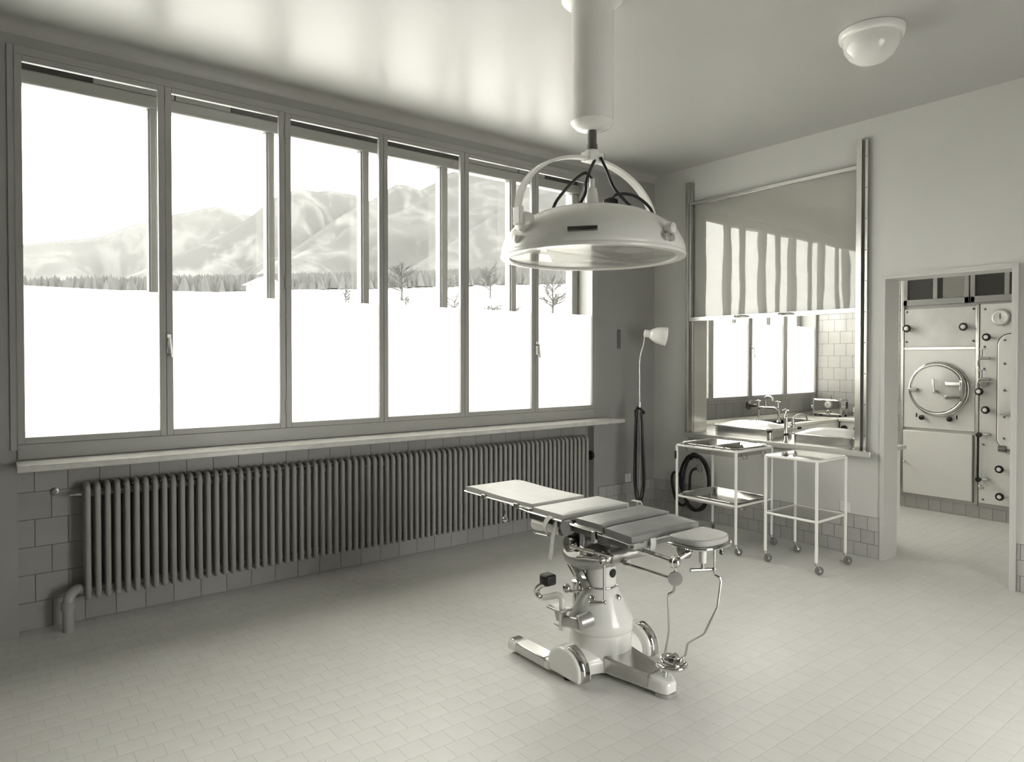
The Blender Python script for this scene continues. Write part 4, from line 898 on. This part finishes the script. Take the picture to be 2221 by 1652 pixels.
# two outrigger tubes with head rest
MB().cyl((-3.055, -2.56, 0.668), (-3.055, -2.735, 0.660), 0.0125, n=16).cyl((-3.055, -2.545, 0.668), (-3.055, -2.57, 0.667), 0.017, n=16).build('support_tube', 'chrome', ot)
MB().ball((-3.055, -2.745, 0.660), 0.026, 18).lathe((-3.055, -2.745, 0.660), [(0.030, -0.008), (0.030, 0.008)], 20, axis=(0, 1, 0)).build('tube_joint', 'chrome', ot)
MB().cyl((-3.055, -2.38, 0.582), (-3.055, -2.735, 0.583), 0.0075, n=12).cyl((-3.055, -2.452, 0.583), (-3.055, -2.47, 0.583), 0.020, n=14).build('support_rod', 'chrome', ot)
MB().cyl((-3.055, -2.745, 0.645), (-3.055, -2.745, 0.600), 0.0065, n=10).build('joint_link', 'steel', ot)
MB().lathe((-3.062, -2.752, 0.590), [(0.030, -0.007), (0.032, 0), (0.030, 0.007), (0, 0.009)], 26, axis=(-0.7, -0.7, 0)).build('joint_disc', 'cast_grey', ot)
# head rest
EX, EY = -2.880, -2.752
hpoly = [(-0.125, 0.080), (-0.127, 0.03)] + [(-0.127*abs(math.cos(R(a)))**0.8*(1 if a < 90 else -1), 0.0 - 0.098*abs(math.sin(R(a)))**0.8) for a in range(0, 181, 12)] + [(0.127, 0.03), (0.125, 0.080), (0.112, 0.088), (-0.112, 0.088)]
hr_ = MB().prism(hpoly, (EX, EY, 0.727), (1, 0, 0), (0, 1, 0), (0, 0, 0.030)).build('head_pad', 'mid_rubber', ot, bevel=0.006)
MB().tube([(EX+a*1.06, EY+b*1.06-0.004, 0.720) for a, b in hpoly], 0.007, 8, closed=True).build('head_pad_frame', 'chrome', hr_)
MB().prism([(a*0.9, b*0.9) for a, b in hpoly], (EX, EY, 0.718), (1, 0, 0), (0, 1, 0), (0, 0, 0.009)).build('head_plate', 'dark_steel', hr_)
MB().lathe((EX-0.075, EY+0.03, 0.690), [(0.034, -0.02), (0.040, 0.0), (0.034, 0.02)], 20, axis=(1, 0.6, 0)).build('rest_knuckle', 'cast_grey', ot)
MB().tube(spline([(EX-0.04, EY+0.0, 0.712), (EX-0.06, EY-0.01, 0.70), (EX-0.10, EY-0.012, 0.695), (-3.03, -2.75, 0.675)], 5), 0.012, 10).build('rest_hook', 'chrome', ot)
MB().cyl((EX-0.03, EY-0.03, 0.718), (EX-0.03, EY-0.03, 0.640), 0.018, 0.016, 18).build('rest_socket', 'white_enamel', ot)
MB().cyl((EX-0.03, EY-0.03, 0.640), (EX-0.03, EY-0.03, 0.612), 0.009, n=12).cyl((EX-0.085, EY-0.005, 0.610), (EX+0.025, EY-0.055, 0.606), 0.009, n=12).build('toggle_screw', 'steel', ot)
MB().cyl((EX+0.05, EY-0.065, 0.716), (EX+0.05, EY-0.072, 0.68), 0.008).ball((EX+0.05, EY-0.072, 0.68), 0.011).build('frame_stud', 'dark_steel', ot)
MB().box(EX-0.055, EX-0.02, EY+0.094, EY+0.13, 0.735, 0.742).build('pad_tab', 'steel', ot, bevel=0.002)
# two bent steel rods down to the pedal
c1_ = [(-3.062, -2.750, 0.565), (-3.062, -2.745, 0.535), (-3.060, -2.735, 0.525), (-3.060, -2.715, 0.512), (-3.058, -2.71, 0.49), (-3.045, -2.705, 0.35), (-3.02, -2.66, 0.20), (-3.017, -2.655, 0.192), (-2.99, -2.70, 0.225), (-2.987, -2.705, 0.22), (-2.985, -2.685, 0.175)]
MB().tube(c1_, 0.0055, 8).build('pedal_rod', 'steel', ot)
c2_ = [(-2.87, -2.815, 0.716), (-2.87, -2.815, 0.60), (-2.87, -2.818, 0.585), (-2.872, -2.845, 0.580), (-2.872, -2.85, 0.565), (-2.885, -2.842, 0.45), (-2.915, -2.80, 0.335), (-2.918, -2.793, 0.325), (-2.94, -2.742, 0.282), (-2.945, -2.728, 0.268), (-2.95, -2.72, 0.215), (-2.955, -2.69, 0.185), (-2.96, -2.665, 0.178)]
MB().tube(c2_, 0.0055, 8).build('pedal_rod', 'steel', ot)

# ================================================================== TROLLEYS
def caster(x, y, ang, z_leg=0.078):
    """returns builders for fork and wheel"""
    d = Vector((math.cos(ang), math.sin(ang), 0)); s_ = Vector((-d.y, d.x, 0)); c0 = Vector((x, y, 0)) + d*0.022
    w_ = MB().lathe(c0 + Vector((0, 0, 0.031)) - s_*0.008, [(0.010, 0), (0.024, 0.001), (0.031, 0.004), (0.031, 0.012), (0.024, 0.015), (0.010, 0.016)], 24, axis=s_)
    f_ = MB().cyl((x, y, z_leg+0.01), (x, y, z_leg-0.008), 0.013, n=14)
    for q in (-1, 1): f_.obox(Vector((x, y, z_leg-0.004)) + s_*0.011*q, c0 + Vector((0, 0, 0.028)) + s_*0.011*q, 0.003, 0.016, up=s_)
    f_.cyl(c0 + Vector((0, 0, 0.031)) - s_*0.013, c0 + Vector((0, 0, 0.031)) + s_*0.013, 0.008, n=12)
    return f_, w_
def trolley(name, x0, x1, y0, y1, zt, zs, label, shelf_glass, group, dirs):
    t = thing(name, ((x0+x1)/2, (y0+y1)/2, 0), label, 'trolley', group)
    MB().tube(rrect(x0, x1, y0, y1, zt, 0.03, 5), 0.0105, 12, closed=True).build('top_frame', 'white_enamel', t)
    MB().tube(rrect(x0+0.004, x1-0.004, y0+0.004, y1-0.004, zs, 0.03, 5), 0.0095, 12, closed=True).build('shelf_frame', 'white_enamel', t)
    ins = 0.010
    for i, (xx, yy) in enumerate(((x0, y0), (x0, y1), (x1, y0), (x1, y1))):
        sx = 1 if xx == x0 else -1; sy = 1 if yy == y0 else -1
        px_, py_ = xx + sx*0.006, yy + sy*0.006
        lg = MB().cyl((px_, py_, 0.078), (px_, py_, zt), 0.0115, n=14).build('leg', 'white_enamel', t)
        f_, w_ = caster(px_, py_, dirs[i])
        f_.build('caster_fork', 'steel', lg); w_.build('caster_wheel', 'wheel_rubber', lg)
    if shelf_glass:
        MB().box(x0+0.012, x1-0.012, y0+0.012, y1-0.012, zt+0.002, zt+0.007).build('glass_top', 'plate_glass', t)
        MB().box(x0+0.014, x1-0.014, y0+0.014, y1-0.014, zs+0.002, zs+0.007).build('glass_shelf', 'plate_glass', t)
    return t
dd = math.atan2(-0.61, 0.79)
t1 = trolley('instrument_trolley', -0.795, -0.285, -1.515, -0.925, 0.815, 0.385, 'white tubular trolley carrying steel instrument trays, below the hatch', False, 'white trolleys below the hatch', [dd, 2.4, dd+.1, 0.5])
t2 = trolley('glass_trolley', -0.755, -0.325, -2.150, -1.735, 0.812, 0.378, 'empty white tubular trolley with glass shelves, nearest the doorway', True, 'white trolleys below the hatch', [dd, dd+0.1, dd, dd-0.05])
MB().box(-0.802, -0.786, -0.935, -0.915, 0.70, 0.765).build('black_tape', 'black_rubber', t1)
# pressed steel trays
def tray(name, x0, x1, y0, y1, z0, zt, label, divider=None, hooks=False):
    t = thing(name, ((x0+x1)/2, (y0+y1)/2, z0), label, 'tray')
    b = MB(); r0, r1 = 0.05, 0.055; P0 = rrect(x0+0.03, x1-0.03, y0+0.03, y1-0.03, z0, r0, 6); P1 = rrect(x0+0.006, x1-0.006, y0+0.006, y1-0.006, zt-0.004, r1, 6); P2 = rrect(x0, x1, y0, y1, zt, r1, 6)
    n = len(P0); b.v += [Vector(p) for p in P0+P1+P2]
    b.f.append(tuple(range(n)))
    for L_ in range(2):
        for i in range(n): b.f.append((L_*n+i, L_*n+(i+1) % n, (L_+1)*n+(i+1) % n, (L_+1)*n+i))
    o_ = b.build('pan', 'steel', t, ang=50)
    md = o_.modifiers.new('solid', 'SOLIDIFY'); md.thickness = 0.002; md.offset = 0
    MB().tube(P2, 0.004, 8, closed=True).build('rolled_rim', 'chrome', t)
    if divider is not None:
        MB().box(x0+0.02, x1-0.02, divider-0.003, divider+0.003, z0+0.002, zt).build('divider', 'steel', t)
    if hooks:
        for yy in (y0+0.15, y1-0.14):
            h_ = MB().tube([(x0-0.002, yy-0.05, zt+0.004), (x0-0.045, yy-0.045, zt-0.012), (x0-0.045, yy+0.045, zt-0.012), (x0-0.002, yy+0.05, zt+0.004)], 0.0028, 6)
            h_.tube([(x0+0.012, yy-0.05, zt+0.004), (x0-0.002, yy-0.05, zt+0.004)], 0.0028, 6).tube([(x0+0.012, yy+0.05, zt+0.004), (x0-0.002, yy+0.05, zt+0.004)], 0.0028, 6).build('wire_latch', 'steel', t)
            MB().box(x1-0.003, x1+0.003, yy-0.045, yy+0.045, zt-0.016, zt+0.016).build('hinge_plate', 'steel', t, bevel=0.001)
    for xx in (x0+0.10, x1-0.09):
        MB().tube(spline([(xx-0.03, y0+0.012, zt-0.02), (xx-0.03, y0-0.012, z0+0.0), (xx, y0-0.015, z0-0.012), (xx+0.03, y0-0.012, z0+0.0), (xx+0.03, y0+0.012, zt-0.02)], 5), 0.004, 6).build('loop_handle', 'steel', t)
    return t
tr1 = tray('instrument_tray', -0.77, -0.312, -1.495, -0.94, 0.762, 0.834, 'divided steel instrument tray on top of the left trolley', divider=-1.235, hooks=True)
tr2 = tray('deep_tray', -0.772, -0.305, -1.490, -0.945, 0.352, 0.405, 'open steel tray on the lower shelf of the left trolley')
# instruments in the left compartment
def scissors(x, y, z, rz, ln, label):
    t = thing('surgical_scissors', (x, y, z), label, 'instrument', 'instruments in the divided tray')
    c, s_ = math.cos(rz), math.sin(rz)
    def P(a, b, h=0): return (x + a*c - b*s_, y + a*s_ + b*c, z + h)
    for q in (-1, 1):
        MB().tube([P(-ln*0.45, q*0.016, 0.006), P(0, 0, 0.006 + 0.003*q), P(ln*0.5, -q*0.006, 0.005)], [0.003, 0.004, 0.0018], 6).build('blade', 'chrome', t)
        MB().tube([Vector(P(-ln*0.45 - 0.014 + 0.016*math.cos(a_), q*0.018 + 0.012*math.sin(a_), 0.006)) for a_ in [2*PI*i/12 for i in range(12)]], 0.003, 6, closed=True).build('finger_loop', 'chrome', t)
for i, (x, y, z, rz, ln) in enumerate(((-0.56, -1.05, 0.768, 0.4, 0.15), (-0.50, -1.10, 0.782, 2.0, 0.16), (-0.60, -1.12, 0.776, -0.6, 0.15), (-0.46, -1.04, 0.772, 1.2, 0.14), (-0.54, -1.14, 0.79, 2.7, 0.16), (-0.60, -1.06, 0.79, 1.7, 0.13))):
    scissors(x, y, z, rz, ln, 'steel scissors jumbled in the instrument tray on the left trolley')

# ================================================================== STANDING LAMP
SX, SY = -0.555, -0.30
sl = thing('standing_lamp', (SX, SY, 0), 'slender standing lamp with white bell shade in the corner', 'lamp')
MB().lathe((SX, SY, 0), [(0.14, 0.0), (0.14, 0.015), (0.10, 0.03), (0.03, 0.045), (0.018, 0.06)], 36).build('base', 'cast_grey', sl)
MB().cyl((SX, SY, 0.05), (SX, SY, 1.13), 0.011, n=14).cyl((SX, SY, 1.09), (SX, SY, 1.135), 0.016, n=14).build('pole', 'steel', sl)
fwx = Vector((0.79, -0.61, 0))
def SP(a, z): return Vector((SX, SY, z)) + fwx*a
MB().tube(spline([SP(0, 1.13), SP(0.0, 1.35), SP(0.0, 1.52), SP(0.012, 1.60), SP(0.035, 1.68), SP(0.045, 1.76), SP(0.05, 1.795)], 6), 0.0065, 10).build('gooseneck', 'steel', sl)
tilt = math.tan(R(9))
ax_ = (fwx + Vector((0, 0, -tilt))).normalized()
MB().lathe(SP(0.05, 1.785) , [(0.012, -0.012), (0.034, -0.006), (0.036, 0.0), (0.036, 0.05)], 24, axis=ax_).build('lamp_holder', 'white_enamel', sl)
sh = MB().lathe(SP(0.05, 1.785) + ax_*0.045, [(0.037, 0.0), (0.052, 0.02), (0.072, 0.055), (0.083, 0.10), (0.088, 0.145), (0.092, 0.152)], 36, axis=ax_).build('shade', 'white_enamel', sl, ang=60)
md = sh.modifiers.new('solid', 'SOLIDIFY'); md.thickness = 0.003
MB().ball(SP(0.05, 1.785) + ax_*0.12, 0.032).build('bulb', 'opal_glass', sl)
for k, (w_, zb_) in enumerate(((0.050, 0.22), (0.036, 0.17), (0.025, 0.24), (0.045, 0.19))):
    dx = -0.004*k
    loop = [SP(-0.012+dx, 1.06), SP(-w_*0.8, 1.00), SP(-w_, 0.75), SP(-w_*1.1, 0.42), SP(-w_*0.75, zb_+0.06), SP(0.0, zb_), SP(w_*0.75, zb_+0.06), SP(w_*1.05, 0.42), SP(w_*0.7, 0.78), SP(w_*0.45, 1.0), SP(0.01, 1.06)]
    off = Vector((-0.03-0.008*k, -0.03-0.006*k, 0))
    MB().tube([p + off for p in spline(loop, 6)], 0.0058, 7).build('cord_loop', 'black_rubber', sl)
MB().obox(SP(-0.035, 1.07) + Vector((-0.035, -0.035, 0)), SP(-0.032, 0.955) + Vector((-0.035, -0.035, 0)), 0.026, 0.026, up=(1, 0, 0)).build('cord_switch', 'black_plastic', sl, bevel=0.006)
MB().tube(spline([SP(-0.03, 1.085), SP(0.0, 1.075), SP(0.02, 1.055), SP(0.045, 1.03)], 4), 0.016, 8).build('cord_knot', 'black_rubber', sl)

# ================================================================== WALL ITEMS
hs = thing('gas_hose', (-0.03, -0.56, 0.3), 'black rubber hose coiled on hooks behind the left trolley', 'hose')
def HP(y, z, x=-0.045): return (x, y, z)
loopA = [HP(-0.53, 0.63), HP(-0.45, 0.58), HP(-0.385, 0.46), HP(-0.375, 0.32), HP(-0.44, 0.17), HP(-0.55, 0.09), HP(-0.66, 0.14), HP(-0.70, 0.30), HP(-0.70, 0.44), HP(-0.655, 0.55), HP(-0.58, 0.62)]
MB().tube(spline(loopA + [loopA[0]], 7), 0.014, 10).build('coil', 'black_rubber', hs)
loopB = [HP(-0.54, 0.61, -0.07), HP(-0.48, 0.55, -0.07), HP(-0.435, 0.42, -0.07), HP(-0.43, 0.26, -0.07), HP(-0.50, 0.12, -0.07), HP(-0.60, 0.10, -0.07), HP(-0.71, 0.22, -0.07), HP(-0.735, 0.40, -0.07), HP(-0.71, 0.53, -0.07), HP(-0.63, 0.615, -0.07)]
MB().tube(spline(loopB + [loopB[0]], 7), 0.014, 10).build('coil', 'black_rubber', hs)
MB().tube(spline([(-0.02, -0.565, 0.487), (-0.05, -0.555, 0.487), (-0.06, -0.53, 0.47), (-0.06, -0.505, 0.42), (-0.06, -0.50, 0.32), (-0.06, -0.49, 0.2), (-0.06, -0.43, 0.12), (-0.06, -0.36, 0.13), (-0.05, -0.30, 0.22), (-0.045, -0.27, 0.35), (-0.05, -0.30, 0.42), (-0.05, -0.37, 0.40), (-0.05, -0.40, 0.28)], 7), 0.013, 10).build('hose_tail', 'black_rubber', hs)
MB().lathe((-0.001, -0.565, 0.487), [(0.036, 0), (0.034, 0.008), (0.018, 0.014), (0.018, 0.04)], 20, axis=(-1, 0, 0)).build('wall_nozzle', 'cast_grey', hs)
MB().lathe((-0.001, -0.535, 0.600), [(0.02, 0), (0.012, 0.012), (0.010, 0.08), (0.026, 0.085), (0.024, 0.095), (0, 0.098)], 18, axis=(-1, 0, 0)).build('hook_peg', 'black_plastic', hs)
def socket(loc, axis, label):
    t = thing('wall_socket', loc, label, 'socket', 'wall sockets')
    x, y, z = loc; s_ = 0.042
    if axis == 'y': MB().box(x-s_, x+s_, y-0.008, y, z-s_, z+s_).build('cover_plate', 'plastic_white', t, bevel=0.004)
    else: MB().box(x-0.008, x, y-s_, y+s_, z-s_, z+s_).build('cover_plate', 'plastic_white', t, bevel=0.004)
    n_ = Vector((0, -1, 0)) if axis == 'y' else Vector((-1, 0, 0)); c_ = Vector(loc) + n_*0.008
    MB().lathe(c_, [(0.024, -0.001), (0.024, 0.003), (0.019, 0.003), (0.018, 0.0008), (0, 0.0006)], 24, axis=n_).build('insert', 'plastic_white', t)
    u_ = Vector((1, 0, 0)) if axis == 'y' else Vector((0, 1, 0))
    for q in (-1, 1): MB().cyl(c_ + u_*0.008*q, c_ + u_*0.008*q + n_*0.0015, 0.003, n=8).build('pin_hole', 'black_plastic', t)
    MB().obox(c_ + Vector((0, 0, -0.019)), c_ + Vector((0, 0, -0.012)), 0.004, 0.006, up=n_).obox(c_ + Vector((0, 0, 0.012)), c_ + Vector((0, 0, 0.019)), 0.004, 0.006, up=n_).build('earth_clip', 'dark_steel', t)
socket((-0.394, -0.0005, 0.362), 'y', 'square white wall socket left of the standing lamp')
socket((-0.0005, -1.980, 0.362), 'x', 'square white wall socket behind the glass trolley')
th_ = thing('wall_thermometer', (-0.526, -0.001, 1.64), 'narrow dark wall thermometer on the wall beside the window', 'thermometer')
MB().box(-0.546, -0.506, -0.012, -0.001, 1.645, 1.83).build('board', 'wood_dark', th_, bevel=0.003)
MB().cyl((-0.526, -0.015, 1.67), (-0.526, -0.015, 1.81), 0.004, n=8).build('glass_tube', 'plate_glass', th_)
MB().tube(circ((-0.526, -0.006, 1.84), 0.009, 12, (0, 1, 0)), 0.002, 6, closed=True).build('hanger', 'steel', th_)

# ================================================================== OUTSIDE
def ridge(name, Yd, pts, m, depth, label, rough, seed, zfoot):
    r_ = random.Random(seed); xs = [p[0] for p in pts]; n = 200; rows = 34
    lo, hi = xs[0] - 0.35*(xs[-1]-xs[0]), xs[-1] + 0.35*(xs[-1]-xs[0])
    def crest(x):
        if x <= xs[0]: return max(zfoot+1, pts[0][1] - (xs[0]-x)*0.75)
        if x >= xs[-1]: return max(zfoot+1, pts[-1][1] - (x-xs[-1])*0.35)
        for a, b in zip(pts, pts[1:]):
            if a[0] <= x <= b[0]: return a[1] + (b[1]-a[1])*(x-a[0])/(b[0]-a[0])
    from mathutils import noise
    vs = []; fs = []
    for i in range(n+1):
        x = lo + (hi-lo)*i/n; zc = crest(x)
        for j in range(rows+1):
            t = j/rows; y = Yd - depth*t
            z = zfoot + (zc-zfoot)*(1-t)**1.15
            nz = noise.fractal(Vector((x*rough, y*rough*1.2, seed)), 1.0, 2.1, 6)
            amp = (zc-zfoot)*0.16*min(1, t*3.0)
            rid = abs(noise.noise(Vector((x*rough*1.4 + y*rough*0.6, y*rough*0.25, seed+9))))
            z += amp*nz - amp*0.9*rid + (zc-zfoot)*0.018*nz*(1 if j == 0 else 0.5)
            vs.append((x + y*0 , y, z))
    for i in range(n):
        for j in range(rows): fs.append((i*(rows+1)+j, (i+1)*(rows+1)+j, (i+1)*(rows+1)+j+1, i*(rows+1)+j+1))
    # far side so that the ridge is a solid hill
    k = len(vs)
    for i in range(n+1): vs.append((vs[i*(rows+1)][0], Yd + depth*0.5, zfoot))
    for i in range(n): fs.append((i*(rows+1), k+i, k+i+1, (i+1)*(rows+1)))
    o_ = MB().add(vs, fs).build(name, m, ang=180)
    return struct(o_, label, 'mountain')
ridge('mountain_range', 2600, [(-300, 300), (52, 336), (87, 354), (146, 367), (207, 381), (297, 402), (377, 445), (430, 475), (468, 487), (548, 514), (609, 535), (656, 549), (703, 534), (769, 532), (871, 521), (1015, 502)], 'rock_far', 700, 'faint snowy mountain range far off behind the left panes', 0.004, 3, 40)
ridge('mountain_range', 2000, [(150, 150), (309, 226), (390, 275), (455, 306), (515, 344), (590, 398), (642, 451), (669, 475), (703, 493), (738, 505), (795, 503), (831, 513), (899, 515), (927, 512), (962, 495), (1027, 497), (1128, 473)], 'rock_mid', 650, 'broad pale mountain with flat ridge in the middle panes', 0.005, 5, 40)
ridge('mountain_range', 1700, [(738, 374), (790, 412), (831, 433), (872, 467), (902, 488), (937, 490), (972, 481), (1020, 507), (1054, 537), (1131, 576), (1216, 617), (1287, 644), (1379, 683), (1580, 745), (1927, 830), (2503, 868)], 'rock_peak', 400, 'rocky peak rising behind the wooded slope', 0.006, 8, 60)
ridge('mountain_range', 1200, [(300, 110), (368, 150), (416, 174), (453, 197), (501, 215), (530, 246), (553, 256), (592, 272), (643, 292), (675, 311), (709, 334), (730, 346), (769, 359), (821, 376), (908, 405), (1042, 438), (1361, 479), (1768, 491)], 'rock_near', 600, 'wooded mountain flank climbing to the right', 0.007, 12, 30)
ridge('mountain_range', 800, [(380, 80), (471, 137), (508, 163), (538, 186), (569, 204), (608, 228), (648, 247), (694, 268), (743, 290), (907, 336), (1179, 374)], 'rock_right', 400, 'nearer dark slope behind the right hand panes', 0.010, 15, 25)
# snow meadow rising from the house to the forest
def ground_z(x, y):
    K = [(0.4, -2.5, 0), (15, -1.0, 0), (30, 1.85, 0.01), (45, 3.75, 0.032), (60, 5.5, 0.045), (90, 8.5, 0.054), (140, 13.2, 0.06), (180, 14.5, 0.085), (300, 24.0, 0.105), (420, 30, 0.11)]
    for a, b in zip(K, K[1:]):
        if a[0] <= y <= b[0]:
            t = (y-a[0])/(b[0]-a[0]); return a[1] + (b[1]-a[1])*t + max(0, x)*(a[2] + (b[2]-a[2])*t)
    return -2.5
gm = MB(); gx = [-260 + 10*i for i in range(72)]; gy = [0.42, 3, 8, 15, 22, 30, 38, 45, 52, 60, 70, 80, 90, 105, 120, 140, 160, 180, 220, 260, 300, 360, 420]
from mathutils import noise as mnoise
for y in gy:
    for x in gx: gm.v.append(Vector((x, y, ground_z(x, y) + (0.6*mnoise.noise(Vector((x*0.05, y*0.05, 2))) if y > 20 else 0))))
for j in range(len(gy)-1):
    for i in range(len(gx)-1): gm.f.append((j*len(gx)+i, j*len(gx)+i+1, (j+1)*len(gx)+i+1, (j+1)*len(gx)+i))
struct(gm.build('snow_meadow', 'snow', ang=180), 'snow covered meadow rising beyond the windows', 'ground')
struct(MB().box(-120, 120, -160, 0.42, -3.0, -2.5).build('snow_yard', 'snow'), 'snow covered yard around the building outside the picture', 'ground')
# forest: far conifers that nobody could count
fm = MB(); rf = random.Random(21)
for k in range(11000):
    y = rf.uniform(180, 330); x = rf.uniform(-60, 360)
    if x < -0.02*y - 30: continue
    edge = 178 + 18*mnoise.noise(Vector((x*0.02, 3, 1)))
    if y < edge: continue
    z = ground_z(x, y); h = rf.uniform(2.6, 5.6); r_ = h*rf.uniform(0.20, 0.34)
    k0 = len(fm.v); nn = 5; a0 = rf.random()*6
    fm.v.append(Vector((x, y, z+h)))
    for (fr_, hh) in ((0.45, 0.62), (1.0, 0.10)):
        for q in range(nn):
            t = a0 + 2*PI*q/nn; rr = r_*fr_*rf.uniform(0.8, 1.15)
            fm.v.append(Vector((x + rr*math.cos(t), y + rr*math.sin(t), z + h*hh*rf.uniform(0.9, 1.1))))
    for q in range(nn):
        q2 = (q+1) % nn; fm.f.append((k0, k0+1+q, k0+1+q2)); fm.f.append((k0+1+q, k0+1+nn+q, k0+1+nn+q2, k0+1+q2))
o = fm.build('conifer_forest', 'conifer'); tag(o, 'dense conifer forest along the foot of the mountains', 'forest', kind='stuff')
# single bare trees on the meadow
def bare_tree(x, y, h, seed, label, bushy=1.0):
    z = ground_z(x, y) - 0.2; r_ = random.Random(seed); t = thing('bare_tree', (x, y, z), label, 'tree', 'trees on the snow meadow')
    tw = MB(); tr_ = MB()
    tr_.tube([(x, y, z), (x + 0.02*h, y, z+0.35*h), (x, y, z+0.7*h)], [0.03*h, 0.022*h, 0.010*h], 6)
    def branch(p, d, l, r, lev):
        e = p + d*l; tw.tube([p, p.lerp(e, .5) + Vector((r_.uniform(-1, 1), r_.uniform(-1, 1), r_.uniform(-.3, .6)))*l*0.08, e], [r*1.7, r*1.2, r*0.7], 3)
        if lev == 0: return
        for _ in range(4 if lev > 1 else 5):
            a = p.lerp(e, r_.uniform(0.3, 1.0)); nd = (d + Vector((r_.uniform(-1, 1), r_.uniform(-1, 1), r_.uniform(-0.3, 0.8)))*0.8).normalized()
            branch(a, nd, l*r_.uniform(0.4, 0.65), r*0.55, lev-1)
    for k in range(int(18*bushy)):
        hh = r_.uniform(0.22, 0.72); a = r_.random()*2*PI
        branch(Vector((x, y, z + hh*h)), Vector((math.cos(a), math.sin(a), r_.uniform(0.2, 1.0))).normalized(), h*r_.uniform(0.2, 0.36), 0.008*h, 2)
    tr_.build('trunk', 'bark', t); tw.build('branches', 'bark', t)
for i, (x, y, h, b_, lab) in enumerate((
    (40.9, 70, 5.0, 1.3, 'bare tree before the forest edge left of the middle mullion'),
    (40.3, 80, 5.8, 1.6, 'large bare tree against the forest in the fourth pane'),
    (64.1, 92, 6.0, 1.8, 'round dark tree on the skyline of the fifth pane'),
    (42.0, 50, 5.2, 1.6, 'bare tree on snow in the rightmost pane'),
    (27.0, 40, 2.6, 2.2, 'low bushy thicket on snow in the fifth pane'),
    (23.2, 60, 2.4, 2.0, 'low bush at the meadow edge in the third pane'),
    (23.3, 40, 3.6, 1.0, 'thin sapling on the snow left of the fifth pane'),
    (33.0, 45, 2.6, 2.2, 'spreading bush below the tree in the rightmost pane'),
    (30.0, 60, 2.2, 1.6, 'small bush on the bank in the fourth pane'))):
    bare_tree(x, y, h, 40+i, lab, b_)
hz = ground_z(33.1, 118)
hs_ = thing('farm_house', (33.1, 118, hz), 'little farm house with snowy roof at the meadow edge', 'house')
MB().box(31.2, 35.2, 115.5, 120.5, hz-0.5, hz+1.6).build('walls', 'house_wall', hs_)
MB().prism([(-2.6, 0), (2.6, 0), (0, 1.4)], (33.2, 115.0, hz+1.5), (1, 0, 0), (0, 0, 1), (0, 6, 0)).build('roof', 'snow', hs_)
